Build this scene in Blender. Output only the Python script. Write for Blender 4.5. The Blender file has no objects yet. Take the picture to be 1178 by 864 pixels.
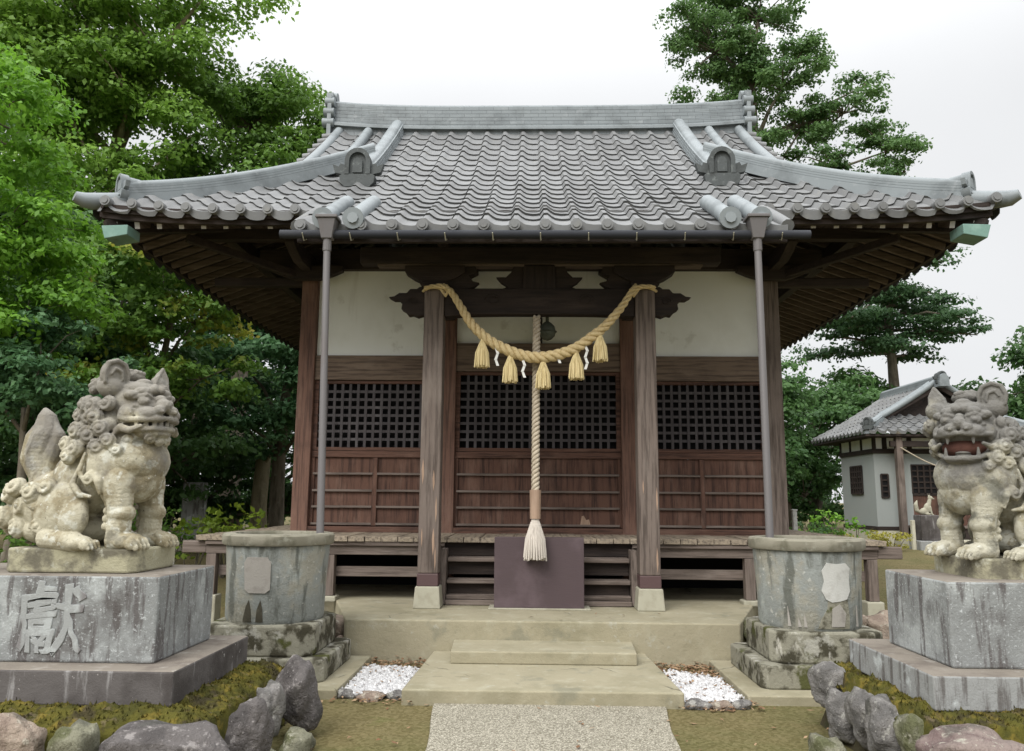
import bpy, bmesh, math, random
import numpy as np
from mathutils import Vector, Matrix, noise as mnoise
R=math.radians
rng=np.random.default_rng(7); random.seed(7)
scn=bpy.context.scene; COL=scn.collection
# ------------------------------------------------ camera
F=900.0; PW=1178.0
YAW,PIT,ROL=R(1.5),R(8.95),R(.45)
fw=Vector((-math.sin(YAW)*math.cos(PIT),math.cos(YAW)*math.cos(PIT),math.sin(PIT)))
rt=Vector((math.cos(YAW),math.sin(YAW),0)); up=rt.cross(fw)
rx=rt*math.cos(ROL)+up*math.sin(ROL); uy=-rt*math.sin(ROL)+up*math.cos(ROL)
cam=bpy.data.objects.new('camera',bpy.data.cameras.new('camera')); COL.objects.link(cam)
cam.matrix_world=Matrix(((rx.x,uy.x,-fw.x,-.08),(rx.y,uy.y,-fw.y,0),(rx.z,uy.z,-fw.z,1.64),(0,0,0,1)))
cam.data.sensor_width=36; cam.data.lens=36*F/PW; cam.data.clip_end=2000; cam.data.clip_start=.05
scn.camera=cam
# ------------------------------------------------ world: bright overcast sky
SUN_EL,SUN_AZ=R(43),R(208)     # azimuth measured like the sky texture
w=bpy.data.worlds.new('World'); scn.world=w; w.use_nodes=True
nt=w.node_tree; nt.nodes.clear()
out=nt.nodes.new('ShaderNodeOutputWorld'); bg=nt.nodes.new('ShaderNodeBackground')
sky=nt.nodes.new('ShaderNodeTexSky'); sky.sky_type='NISHITA'; sky.sun_disc=False
sky.sun_elevation=SUN_EL; sky.sun_rotation=SUN_AZ; sky.air_density=1.0; sky.dust_density=6; sky.ozone_density=1
hs=nt.nodes.new('ShaderNodeHueSaturation'); hs.inputs['Saturation'].default_value=.12
cl=nt.nodes.new('ShaderNodeMix'); cl.data_type='RGBA'; cl.inputs[0].default_value=.93
# overcast cloud layer, brighter towards the zenith
wtc=nt.nodes.new('ShaderNodeTexCoord'); wsx=nt.nodes.new('ShaderNodeSeparateXYZ'); nt.links.new(wtc.outputs['Generated'],wsx.inputs[0])
wmr=nt.nodes.new('ShaderNodeMapRange'); nt.links.new(wsx.outputs[2],wmr.inputs[0]); wmr.interpolation_type='SMOOTHSTEP'; wmr.inputs[1].default_value=.40; wmr.inputs[2].default_value=1.0; wmr.inputs[3].default_value=5.75; wmr.inputs[4].default_value=20.5
wvm=nt.nodes.new('ShaderNodeVectorMath'); wvm.operation='SCALE'; wvm.inputs[0].default_value=(.985,1.0,1.02); nt.links.new(wmr.outputs[0],wvm.inputs['Scale']); wn=nt.nodes.new('ShaderNodeTexNoise'); wn.inputs['Scale'].default_value=2.2; wn.inputs['Detail'].default_value=5; nt.links.new(wtc.outputs['Generated'],wn.inputs['Vector'])
wm2=nt.nodes.new('ShaderNodeMapRange'); nt.links.new(wn.outputs[0],wm2.inputs[0]); wm2.inputs[1].default_value=.35; wm2.inputs[2].default_value=.65; wm2.inputs[3].default_value=.965; wm2.inputs[4].default_value=1.045
wv2=nt.nodes.new('ShaderNodeVectorMath'); wv2.operation='SCALE'; nt.links.new(wvm.outputs[0],wv2.inputs[0]); nt.links.new(wm2.outputs[0],wv2.inputs['Scale']); nt.links.new(wv2.outputs[0],cl.inputs[7])
nt.links.new(sky.outputs[0],hs.inputs['Color']); nt.links.new(hs.outputs[0],cl.inputs[6])
nt.links.new(cl.outputs[2],bg.inputs['Color']); bg.inputs['Strength'].default_value=.10
nt.links.new(bg.outputs[0],out.inputs[0])
sd=bpy.data.lights.new('sun','SUN'); sd.energy=1.9; sd.angle=R(38); sd.color=(1,.97,.92)
so=bpy.data.objects.new('sun',sd); COL.objects.link(so)
sv=Vector((-.42,-.80,.85)).normalized()
so.rotation_euler=sv.to_track_quat('Z','Y').to_euler(); so.location=(0,0,20)
scn.view_settings.view_transform='Standard'; scn.view_settings.look='None'
scn.view_settings.exposure=.62; scn.view_settings.gamma=1; scn.view_settings.use_curve_mapping=False

# ------------------------------------------------ materials
MATS={}
def N(nt,t,**k):
    n=nt.nodes.new('ShaderNode'+t)
    for a,b in k.items(): setattr(n,a,b)
    return n
def mixc(nt,fac,a,b,bt='MIX'):
    m=N(nt,'Mix',data_type='RGBA',blend_type=bt)
    for i,v in ((0,fac),(6,a),(7,b)):
        if isinstance(v,(tuple,list)): m.inputs[i].default_value=tuple(v)+((1,) if len(v)==3 else ())
        elif isinstance(v,(int,float)): m.inputs[i].default_value=v
        else: nt.links.new(v,m.inputs[i])
    return m.outputs[2]
def ramp(nt,src,lo,hi,a=0.,b=1.):
    m=N(nt,'MapRange'); m.interpolation_type='SMOOTHSTEP'
    nt.links.new(src,m.inputs[0]); m.inputs[1].default_value=lo; m.inputs[2].default_value=hi
    m.inputs[3].default_value=a; m.inputs[4].default_value=b
    return m.outputs[0]
def nz(nt,co,scale,stretch=(1,1,1),detail=5,rough=.6,off=0.):
    mp=N(nt,'Mapping'); nt.links.new(co,mp.inputs[0])
    mp.inputs['Scale'].default_value=[scale*s for s in stretch]; mp.inputs['Location'].default_value=(off,off*1.7,off*.6)
    n=N(nt,'TexNoise'); nt.links.new(mp.outputs[0],n.inputs['Vector']); n.inputs['Scale'].default_value=1
    n.inputs['Detail'].default_value=detail; n.inputs['Roughness'].default_value=rough
    return n.outputs[0]
def mat(name,base,layers=(),bump=((30,.3),),rough=.8,spec=.3,metal=0.,hue=None,tint=None,extra=None):
    """layers: (color, scale, lo, hi, strength, stretch)"""
    if name in MATS: return MATS[name]
    m=bpy.data.materials.new(name); m.use_nodes=True; nt=m.node_tree
    b=nt.nodes['Principled BSDF']; tc=N(nt,'TexCoord'); co=tc.outputs['Object']
    c=N(nt,'RGB'); c.outputs[0].default_value=tuple(base)+(1,); c=c.outputs[0]
    for i,l in enumerate(layers):
        col,sc,lo,hi,st=l[:5]; sr=l[5] if len(l)>5 else (1,1,1)
        f=ramp(nt,nz(nt,co,sc,sr,off=3.1*i+1),lo,hi,0,st)
        c=mixc(nt,f,c,col)
    if tint:
        at=N(nt,'Attribute'); at.attribute_name='tint'
        c=mixc(nt,ramp(nt,at.outputs['Fac'],0,1,0,tint[1]),c,tint[0])
    if extra: c=extra(nt,co,c)
    nt.links.new(c,b.inputs['Base Color'])
    b.inputs['Roughness'].default_value=rough; b.inputs['Specular IOR Level'].default_value=spec; b.inputs['Metallic'].default_value=metal
    prev=None
    for bb in bump:
        sc,st=bb[0],bb[1]; sr=bb[2] if len(bb)>2 else (1,1,1)
        bn=N(nt,'Bump'); bn.inputs['Strength'].default_value=st; bn.inputs['Distance'].default_value=.6/sc
        nt.links.new(nz(nt,co,sc,sr,detail=6,rough=.65),bn.inputs['Height'])
        if prev: nt.links.new(prev,bn.inputs['Normal'])
        prev=bn.outputs[0]
    if prev: nt.links.new(prev,b.inputs['Normal'])
    MATS[name]=m; return m
def wood(name,base,dark,light,ax,rough=.75):
    s=[1,1,1]; s[ax]=.06
    l=[1,1,1]; l[ax]=.25
    return mat(name,base,[(dark,28,.42,.68,.85,s),(light,5,.5,.75,.5,l),(dark,1.7,.5,.75,.5)],bump=((40,.5,s),(9,.15,l)),rough=rough,spec=.25)
def leafmat(name,c1,c2,c3=None):
    m=bpy.data.materials.new(name); m.use_nodes=True; nt=m.node_tree
    b=nt.nodes['Principled BSDF']; o=nt.nodes['Material Output']
    at=N(nt,'Attribute'); at.attribute_name='tint'
    co=N(nt,'TexCoord').outputs['Object']
    c=mixc(nt,at.outputs['Fac'],c1,c2)
    if c3: c=mixc(nt,ramp(nt,nz(nt,co,.55),.52,.66,0,.9),c,c3)
    nt.links.new(c,b.inputs['Base Color']); b.inputs['Roughness'].default_value=.55; b.inputs['Specular IOR Level'].default_value=.35
    t=N(nt,'BsdfTranslucent'); nt.links.new(mixc(nt,.5,c,tuple(min(1,x*1.5) for x in c2)),t.inputs['Color'])
    mx=N(nt,'MixShader'); mx.inputs[0].default_value=.35
    nt.links.new(b.outputs[0],mx.inputs[1]); nt.links.new(t.outputs[0],mx.inputs[2]); nt.links.new(mx.outputs[0],o.inputs[0])
    MATS[name]=m; return m

GREYW=((.165,.132,.113),(.06,.046,.038),(.27,.23,.2))
WZ=wood('grey_wood_z',*GREYW,2); WX=wood('grey_wood_x',*GREYW,0); WY=wood('grey_wood_y',*GREYW,1)
RED=((.115,.06,.043),(.034,.019,.015),(.23,.145,.11))
RZ=wood('red_wood_z',*RED,2); RX=wood('red_wood_x',*RED,0)
RPX=wood('red_post',(.17,.095,.07),(.07,.04,.032),(.27,.18,.14),2)
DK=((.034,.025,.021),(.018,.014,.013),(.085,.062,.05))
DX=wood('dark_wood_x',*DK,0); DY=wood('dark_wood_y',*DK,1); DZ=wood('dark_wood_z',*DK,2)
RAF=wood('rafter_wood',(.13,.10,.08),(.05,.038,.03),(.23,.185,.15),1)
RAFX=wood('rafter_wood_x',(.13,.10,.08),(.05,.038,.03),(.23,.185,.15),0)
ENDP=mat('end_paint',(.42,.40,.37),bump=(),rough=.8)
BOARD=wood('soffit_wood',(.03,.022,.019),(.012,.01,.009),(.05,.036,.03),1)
FLOORW=wood('floor_boards',(.29,.24,.18),(.1,.08,.065),(.4,.34,.27),1)
NAGE=wood('lintel_wood',(.17,.125,.093),(.06,.042,.034),(.27,.21,.165),0)
LAT=wood('lattice_wood',(.07,.063,.066),(.045,.04,.042),(.15,.14,.145),2)
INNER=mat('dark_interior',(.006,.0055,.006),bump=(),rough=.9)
PLAS=mat('plaster',(.84,.86,.83),[((.70,.71,.66),1.3,.45,.75,.6),((.5,.48,.42),6,.58,.76,.3,(1,1,.12)),((.45,.44,.38),2.6,.62,.72,.4)],bump=((60,.08),),rough=.9)
TILE=mat('roof_tile',(.165,.169,.17),[((.10,.10,.098),1.1,.48,.7,.6,(1,.4,1)),((.22,.215,.19),7,.5,.75,.5),((.13,.13,.125),28,.6,.75,.5)],bump=((45,.15),),rough=.55,spec=.4,tint=((.095,.095,.094),.6))
def joints(nt,co,c):
    sp=N(nt,'SeparateXYZ'); nt.links.new(co,sp.inputs[0]); a=N(nt,'Math',operation='ADD'); nt.links.new(sp.outputs[0],a.inputs[0]); nt.links.new(sp.outputs[1],a.inputs[1])
    cb=N(nt,'CombineXYZ'); nt.links.new(a.outputs[0],cb.inputs[0]); nt.links.new(sp.outputs[2],cb.inputs[1])
    bt=N(nt,'TexBrick'); nt.links.new(cb.outputs[0],bt.inputs['Vector']); bt.inputs['Scale'].default_value=1; bt.inputs['Brick Width'].default_value=.27; bt.inputs['Row Height'].default_value=.071; bt.inputs['Mortar Size'].default_value=.004
    bt.inputs['Color1'].default_value=(1,1,1,1); bt.inputs['Color2'].default_value=(.82,.83,.84,1); bt.inputs['Mortar'].default_value=(.4,.4,.42,1)
    return mixc(nt,.8,c,bt.outputs['Color'],'MULTIPLY')
RIDGEM=mat('main_ridge_tile',(.215,.24,.25),[((.12,.135,.14),2.2,.45,.7,.7),((.32,.34,.35),9,.55,.75,.5)],bump=((45,.12),),rough=.55,spec=.4,extra=joints)
RIDGE=mat('ridge_tile',(.215,.24,.25),[((.12,.135,.14),2.2,.45,.7,.7),((.32,.34,.35),9,.55,.75,.5)],bump=((45,.12),),rough=.55,spec=.4)
ONI=mat('ornament_tile',(.075,.083,.083),[((.04,.044,.042),6,.45,.7,.7),((.22,.24,.23),14,.55,.75,.5)],bump=((35,.3),),rough=.7)
def cracks(nt,co,c):
    v=N(nt,'TexVoronoi'); v.feature='DISTANCE_TO_EDGE'; v.inputs['Scale'].default_value=.75
    mp=N(nt,'Mix',data_type='RGBA'); mp.inputs[0].default_value=.12; nt.links.new(co,mp.inputs[6]); n=N(nt,'TexNoise'); n.inputs['Scale'].default_value=4; n.inputs['Detail'].default_value=6; nt.links.new(co,n.inputs['Vector']); nt.links.new(n.outputs['Color'],mp.inputs[7]); nt.links.new(mp.outputs[2],v.inputs['Vector'])
    f=ramp(nt,v.outputs['Distance'],.0,.006,1,0); k=N(nt,'Math',operation='MULTIPLY'); nt.links.new(f,k.inputs[0]); nt.links.new(ramp(nt,nz(nt,co,1.1,off=9),.5,.56,0,.75),k.inputs[1])
    return mixc(nt,k.outputs[0],c,(.07,.06,.04))
CONC=mat('concrete',(.31,.28,.195),[((.22,.2,.13),1.6,.42,.7,.75),((.4,.38,.29),5,.5,.75,.5),((.14,.13,.09),18,.62,.78,.4),((.16,.16,.12),3.3,.56,.7,.5),((.42,.42,.37),9,.62,.72,.4)],bump=((60,.35),(6,.15)),rough=.9,extra=cracks)
CONCV=mat('concrete_side',(.25,.235,.165),[((.13,.12,.08),2.2,.42,.72,.7,(1,1,.6)),((.34,.33,.27),4,.52,.75,.45,(1,1,.3))],bump=((60,.3),),rough=.9)
def pebbly(nt,co,c):
    v=N(nt,'TexVoronoi'); v.inputs['Scale'].default_value=95; nt.links.new(co,v.inputs['Vector'])
    c=mixc(nt,.75,c,mixc(nt,ramp(nt,v.outputs['Color'],0,1),(.12,.11,.085),(.5,.47,.39)))
    return mixc(nt,ramp(nt,v.outputs['Distance'],.45,.75,0,.8),c,(.12,.105,.075))
PATH=mat('aggregate',(.31,.285,.21),[((.17,.15,.1),1.2,.45,.7,.6)],bump=((110,.7),(40,.3)),rough=.9,extra=pebbly)
STRK=(1.6,1.6,.22)
GRAN=mat('granite_block',(.22,.228,.225),[((.39,.41,.405),1.9,.47,.6,.8),((.09,.08,.078),9,.5,.62,.85,STRK),((.08,.07,.066),1.7,.52,.66,.8),((.55,.58,.58),55,.56,.7,.55),((.06,.055,.05),30,.6,.74,.6)],bump=((90,.6),(14,.25)),rough=.85)
GRAND=mat('granite_base',(.108,.098,.094),[((.31,.30,.295),11,.56,.7,.7,STRK),((.052,.045,.042),2.4,.46,.66,.85),((.5,.48,.46),24,.66,.72,.8)],bump=((90,.5),(12,.2)),rough=.85)
GRANR=mat('granite_base_pale',(.27,.275,.27),[((.10,.09,.084),9,.48,.62,.85,STRK),((.5,.53,.53),5,.55,.66,.7),((.06,.055,.05),30,.62,.74,.5)],bump=((90,.5),(12,.2)),rough=.85)
GTOP=mat('granite_top',(.20,.175,.145),[((.12,.1,.085),3,.45,.68,.8),((.3,.28,.25),8,.55,.7,.6)],bump=((90,.5),),rough=.9)
def weather(topcol,lo,hi,strength):
    def f(nt,co,c):
        sp=N(nt,'SeparateXYZ'); nt.links.new(co,sp.inputs[0])
        a=N(nt,'Math',operation='ADD'); nt.links.new(sp.outputs[2],a.inputs[0])
        mm=N(nt,'Math',operation='MULTIPLY'); nt.links.new(nz(nt,co,4.5,detail=6),mm.inputs[0]); mm.inputs[1].default_value=1.9
        nt.links.new(mm.outputs[0],a.inputs[1])
        return mixc(nt,ramp(nt,a.outputs[0],lo,hi,0,strength),c,topcol)
    return f
LIONL=mat('lion_stone_warm',(.46,.43,.33),[((.24,.20,.12),6,.46,.62,.8),((.60,.60,.53),8,.56,.64,.75),((.15,.14,.11),3.6,.55,.66,.75),((.66,.66,.6),30,.66,.70,.85),((.07,.065,.055),48,.62,.72,.6)],bump=((170,.9),(60,.6),(18,.35)),rough=.95,spec=.15,extra=weather((.20,.188,.172),1.4,1.95,.85))
LIONR=mat('lion_stone_grey',(.42,.40,.32),[((.23,.2,.12),6,.46,.62,.8),((.56,.56,.5),8,.56,.64,.75),((.12,.12,.10),3.2,.52,.64,.85),((.64,.64,.58),30,.66,.70,.8),((.06,.055,.05),48,.6,.72,.7)],bump=((170,.9),(60,.6),(18,.35)),rough=.95,spec=.15,extra=weather((.15,.145,.137),1.25,1.85,.92))
SLABM=mat('lion_slab',(.34,.32,.22),[((.11,.10,.075),4,.44,.6,.9),((.5,.5,.42),10,.58,.7,.6)],bump=((80,.5),(12,.3)),rough=.9)
MOUTH=mat('red_mouth',(.11,.05,.038),[((.07,.03,.025),9,.45,.7,.7)],rough=.9)
BASIN=mat('basin_cement',(.25,.265,.25),[((.36,.39,.37),3,.5,.62,.8,(1,1,.5)),((.30,.285,.23),2.2,.5,.62,.8),((.10,.105,.09),5,.52,.66,.85,(1.5,1.5,.3)),((.48,.48,.44),22,.6,.7,.7),((.06,.06,.05),40,.62,.74,.6)],bump=((70,.5),(10,.3)),rough=.9)
RIMM=mat('basin_rim',(.24,.225,.175),[((.12,.115,.08),6,.46,.68,.8),((.36,.36,.3),11,.56,.7,.6)],bump=((90,.6),),rough=.9)
TIER=mat('mossy_tier',(.24,.23,.18),[((.045,.04,.024),4.5,.47,.58,.95),((.055,.06,.010),3.3,.55,.63,.9),((.42,.41,.36),3.9,.58,.64,.7),((.5,.48,.42),7,.62,.7,.7,(1,1,.4))],bump=((50,.5),(12,.3)),rough=.95)
PATCH=mat('white_patch',(.5,.5,.47),[((.33,.32,.29),6,.5,.7,.7)],bump=((50,.3),),rough=.9)
PATCHG=mat('grey_patch',(.33,.31,.28),[((.22,.2,.18),6,.5,.7,.7)],bump=((50,.3),),rough=.9)
DAMP=mat('damp_stain',(.055,.05,.035),[((.12,.11,.08),9,.5,.7,.7)],bump=((50,.3),),rough=.9)
MOSS=mat('moss',(.085,.078,.017),[((.045,.045,.013),7,.42,.62,.85),((.17,.13,.028),11,.5,.66,.8),((.04,.033,.02),5,.52,.64,.85),((.14,.11,.07),16,.58,.7,.6)],bump=((120,1.),(40,.8)),rough=1,spec=.1)
BOUL=[mat('boulder_%s'%n,a,[(b,6,.44,.62,.85),(c,14,.57,.66,.8),((.06,.06,.05),3.5,.56,.68,.6),(c,50,.6,.7,.7)],bump=((60,.7),(16,.8),(6,.5)),rough=.88) for n,a,b,c in
 (('purple',(.115,.104,.100),(.058,.052,.05),(.27,.25,.24)),('grey',(.2,.19,.18),(.1,.095,.09),(.36,.35,.32)),('tan',(.3,.24,.19),(.2,.15,.12),(.42,.38,.31)),('pink',(.22,.175,.155),(.13,.09,.085),(.38,.36,.3)),('mossy',(.19,.185,.13),(.08,.085,.035),(.33,.32,.25)))]
EARTH=mat('earth_bank',(.06,.05,.028),[((.03,.035,.012),6,.45,.7,.8)],bump=((30,.8),),rough=1)
PVC=mat('pipe_paint',(.135,.127,.127),[((.12,.105,.1),7,.5,.75,.6,(1,1,.2))],bump=((50,.1),),rough=.5)
GUT=mat('gutter_paint',(.026,.028,.034),[((.05,.052,.058),4,.5,.7,.6,(.3,1,1))],bump=(),rough=.7,spec=.2)
COPPER=mat('verdigris',(.16,.27,.23),[((.24,.36,.31),5,.45,.7,.7),((.1,.12,.1),8,.58,.72,.6)],bump=((30,.2),),rough=.7)
ROPE=mat('straw_rope',(.62,.49,.27),[((.34,.24,.09),30,.45,.7,.6),((.62,.5,.27),8,.5,.7,.5)],bump=((160,.5),),rough=.85)
STRAW=mat('straw_tassel',(.70,.58,.32),[((.38,.28,.11),40,.45,.7,.7,(1,1,.05))],bump=((120,.8,(1,1,.05)),),rough=.85)
BROPE=mat('bell_rope_fibre',(.46,.40,.31),[((.24,.18,.12),30,.45,.7,.6),((.55,.47,.36),6,.5,.7,.5)],bump=((160,.5),),rough=.85)
HEMP=mat('hemp_tassel',(.56,.51,.45),[((.35,.31,.27),45,.45,.7,.7,(1,1,.05))],bump=((120,.9,(1,1,.05)),),rough=.85)
PAPER=mat('paper',(.75,.75,.72),bump=(),rough=.8)
BOXM=mat('purple_board',(.072,.05,.054),[((.13,.095,.105),2.5,.45,.72,.6),((.06,.04,.05),30,.55,.75,.5,(.15,1,1))],bump=((60,.15,(.2,1,1)),),rough=.6,spec=.35)
BRONZE=mat('bronze_bell',(.09,.1,.075),[((.05,.055,.04),7,.45,.7,.7)],bump=((40,.2),),rough=.55,metal=.4)
BAND=mat('brown_band',(.09,.055,.055),bump=((40,.2),),rough=.5)
PINK=wood('bare_wood',(.36,.25,.18),(.25,.17,.12),(.45,.34,.26),2)
FOOT=mat('foot_stone',(.36,.345,.27),[((.26,.24,.18),7,.45,.7,.7)],bump=((90,.4),),rough=.9)
HUTW=mat('hut_plaster',(.29,.31,.30),[((.26,.3,.29),1.2,.45,.7,.6)],bump=((50,.1),),rough=.9)
HUTF=mat('hut_footing',(.5,.48,.38),[((.36,.34,.26),3,.45,.7,.6)],rough=.9)
WHITE=mat('white_stone',(.6,.6,.58),[((.4,.4,.38),14,.45,.7,.7)],bump=((50,.3),),rough=.85)
BARK=mat('bark',(.17,.145,.11),[((.07,.06,.045),7,.42,.68,.8,(1,1,.25)),((.26,.25,.2),4,.56,.72,.6)],bump=((22,.9,(1,1,.25)),),rough=.95)
BARKP=mat('pale_bark',(.30,.26,.17),[((.17,.14,.09),9,.42,.68,.8,(1,1,.3)),((.4,.37,.28),4,.56,.72,.6)],bump=((22,.7,(1,1,.3)),),rough=.95)
def groundx(nt,co,c):
    v=N(nt,'TexVoronoi'); v.inputs['Scale'].default_value=45; nt.links.new(co,v.inputs['Vector'])
    c=mixc(nt,.3,c,mixc(nt,ramp(nt,v.outputs['Color'],0,1),(.06,.05,.022),(.27,.23,.13)))
    return c
GROUND=mat('ground_earth',(.105,.084,.028),[((.072,.070,.016),.9,.42,.62,.85),((.16,.13,.06),2.2,.52,.72,.5),((.09,.10,.02),3.6,.6,.72,.6),((.07,.045,.025),24,.68,.74,.7)],bump=((60,.5),(8,.25)),rough=1,extra=groundx)
PEB=mat('white_pebbles',(.62,.62,.62),[((.4,.4,.41),20,.5,.7,.6)],bump=((60,.3),),rough=.8,tint=((.38,.37,.37),.8))
LITTER=mat('dead_leaves',(.16,.085,.045),bump=((60,.3),),rough=.95,tint=((.33,.23,.14),.9))

# ------------------------------------------------ mesh helpers
class MB:
    def __init__(s): s.v=[]; s.f=[]; s.t=[]
    def add(s,v,f,t=None):
        n=len(s.v); s.v+= [tuple(p) for p in v]; s.f+=[tuple(i+n for i in q) for q in f]
        if t is not None: s.t+=list(t)
        return s
    def box(s,x0,x1,y0,y1,z0,z1):
        v=[(x,y,z) for x in(x0,x1) for y in(y0,y1) for z in(z0,z1)]
        return s.add(v,[(0,1,3,2),(4,6,7,5),(0,4,5,1),(2,3,7,6),(0,2,6,4),(1,5,7,3)])
    def hexa(s,b,t):   # two quads (lists of 4 pts, same winding)
        return s.add(list(b)+list(t),[(3,2,1,0),(4,5,6,7)]+[(i,(i+1)%4,(i+1)%4+4,i+4) for i in range(4)])
    def bar(s,a,b,wd,ht,upv=(0,0,1)):
        a=Vector(a);b=Vector(b);d=(b-a).normalized();sd=d.cross(Vector(upv)).normalized();u=sd.cross(d)
        q=lambda p:[p-sd*wd/2-u*ht/2,p+sd*wd/2-u*ht/2,p+sd*wd/2+u*ht/2,p-sd*wd/2+u*ht/2]
        return s.hexa(q(a),q(b))
    def tube(s,pts,rad,n=10,cap=True):
        pts=[Vector(p) for p in pts]; m=len(pts)
        if not hasattr(rad,'__len__'): rad=[rad]*m
        prev=None; V=[]
        for i,p in enumerate(pts):
            d=(pts[min(i+1,m-1)]-pts[max(i-1,0)]).normalized()
            if prev is None:
                a=Vector((0,0,1)) if abs(d.z)<.9 else Vector((1,0,0)); sx=d.cross(a).normalized()
            else: sx=(prev-d*prev.dot(d)).normalized()
            prev=sx; sy=d.cross(sx)
            V+=[p+(sx*math.cos(2*math.pi*k/n)+sy*math.sin(2*math.pi*k/n))*rad[i] for k in range(n)]
        Fc=[(i*n+k,i*n+(k+1)%n,(i+1)*n+(k+1)%n,(i+1)*n+k) for i in range(m-1) for k in range(n)]
        if cap: Fc+=[tuple(range(n))[::-1],tuple((m-1)*n+k for k in range(n))]
        return s.add(V,Fc)
    def lathe(s,prof,cx,cy,n=24,wob=None):
        V=[];m=len(prof)
        for r,z in prof:
            for k in range(n):
                a=2*math.pi*k/n; rr=r*(wob(a,z) if wob else 1); V.append((cx+rr*math.cos(a),cy+rr*math.sin(a),z))
        Fc=[(i*n+k,i*n+(k+1)%n,(i+1)*n+(k+1)%n,(i+1)*n+k) for i in range(m-1) for k in range(n)]
        Fc+=[tuple(range(n))[::-1],tuple((m-1)*n+k for k in range(n))]
        return s.add(V,Fc)
    def prism(s,poly,y0,y1):       # poly of (x,z), extruded in y
        n=len(poly)
        V=[(x,y0,z) for x,z in poly]+[(x,y1,z) for x,z in poly]
        return s.add(V,[tuple(range(n)),tuple(range(n,2*n))[::-1]]+[(i,i+n,(i+1)%n+n,(i+1)%n) for i in range(n)])
    def slab(s,poly,z0,z1):        # poly of (x,y), extruded in z
        n=len(poly)
        V=[(x,y,z0) for x,y in poly]+[(x,y,z1) for x,y in poly]
        return s.add(V,[tuple(range(n))[::-1],tuple(range(n,2*n))]+[(i,(i+1)%n,(i+1)%n+n,i+n) for i in range(n)])
    def sweep(s,path,sec,side=None):   # sec: (a,b) closed polygon: a along side, b up (world z)
        path=[Vector(p) for p in path]; m=len(path); n=len(sec); V=[]
        for i,p in enumerate(path):
            d=(path[min(i+1,m-1)]-path[max(i-1,0)]); d.z=0; d.normalize()
            sd=d.cross(Vector((0,0,1)))
            V+=[p+sd*a+Vector((0,0,b)) for a,b in sec]
        Fc=[(i*n+k,i*n+(k+1)%n,(i+1)*n+(k+1)%n,(i+1)*n+k) for i in range(m-1) for k in range(n)]
        Fc+=[tuple(range(n))[::-1],tuple((m-1)*n+k for k in range(n))]
        return s.add(V,Fc)
    def build(s,name,m,parent=None,smooth=False,bevel=0,props=None,fix=True):
        me=bpy.data.meshes.new(name); off=WL(parent)
        me.from_pydata([(x-off[0],y-off[1],z-off[2]) for x,y,z in s.v],[],s.f)
        if s.t and len(s.t)==len(s.f):
            a=me.attributes.new('tint','FLOAT','FACE'); a.data.foreach_set('value',s.t)
        if fix:
            bm=bmesh.new(); bm.from_mesh(me); bmesh.ops.recalc_face_normals(bm,faces=bm.faces); bm.to_mesh(me); bm.free()
        me.materials.append(m)
        if smooth:
            me.shade_smooth() if smooth is True else me.shade_smooth()
            if smooth!='all': me.set_sharp_from_angle(angle=R(40))
        o=bpy.data.objects.new(name,me); COL.objects.link(o)
        if parent: o.parent=parent
        if bevel:
            b=o.modifiers.new('bevel','BEVEL'); b.width=bevel; b.segments=2; b.limit_method='ANGLE'; b.angle_limit=R(50)
        if props: tag(o,*props)
        return o
def WL(o):
    v=Vector((0,0,0))
    while o is not None: v+=o.location; o=o.parent
    return v
def tag(o,label,cat,group=None,kind=None):
    if label: o['label']=label
    if cat: o['category']=cat
    if group: o['group']=group
    if kind: o['kind']=kind
    return o
def thing(name,label,cat,loc,group=None):
    o=bpy.data.objects.new(name,None); COL.objects.link(o); o.location=loc; o.empty_display_size=.2
    return tag(o,label,cat,group)
def B(name,x0,x1,y0,y1,z0,z1,m,parent,bevel=.006):
    return MB().box(x0,x1,y0,y1,z0,z1).build(name,m,parent,bevel=bevel)
def copy_tree(o,parent=None):
    c=o.copy(); COL.objects.link(c); c.parent=parent
    for ch in o.children: copy_tree(ch,c)
    return c

# ================================================ SETTING
def gz(x,y):   # terrain height: rises gently towards the back
    t=min(1,max(0,(y-10.5)/8)); t=t*t*(3-2*t)
    return .5*t
g=MB(); 
xs=sorted(set(list(np.arange(-30,31,1.))+[-400,-150,-70,70,150,400])); ys=sorted(set(list(np.arange(-6,41,1.))+[-100,-30,60,100,200,500]))
g.add([(x,y,gz(x,y)) for y in ys for x in xs],[(j*len(xs)+i,j*len(xs)+i+1,(j+1)*len(xs)+i+1,(j+1)*len(xs)+i) for j in range(len(ys)-1) for i in range(len(xs)-1)])
g.build('ground',GROUND,smooth='all')['kind']='structure'
p=MB(); n=40
PL=[(-.86-.012*math.sin(i*1.3)+.065*min(4,i*12.78/n),6.78-i*(12.78/n)) for i in range(n+1)]
PR=[(1.0+.012*math.sin(i*1.7)-.075*min(4,i*12.86/n),6.86-i*(12.86/n)) for i in range(n+1)]
V=[(x,y,.02) for x,y in PL]+[(x,y,.02) for x,y in PR]+[(x-.01,y,-.02) for x,y in PL]+[(x+.01,y,-.02) for x,y in PR]
m_=n+1
p.add(V,[(i,i+1,m_+i+1,m_+i) for i in range(n)]+[(i,2*m_+i,2*m_+i+1,i+1) for i in range(n)]+[(m_+i,m_+i+1,3*m_+i+1,3*m_+i) for i in range(n)])
p.build('path',PATH)['kind']='structure'

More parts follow.
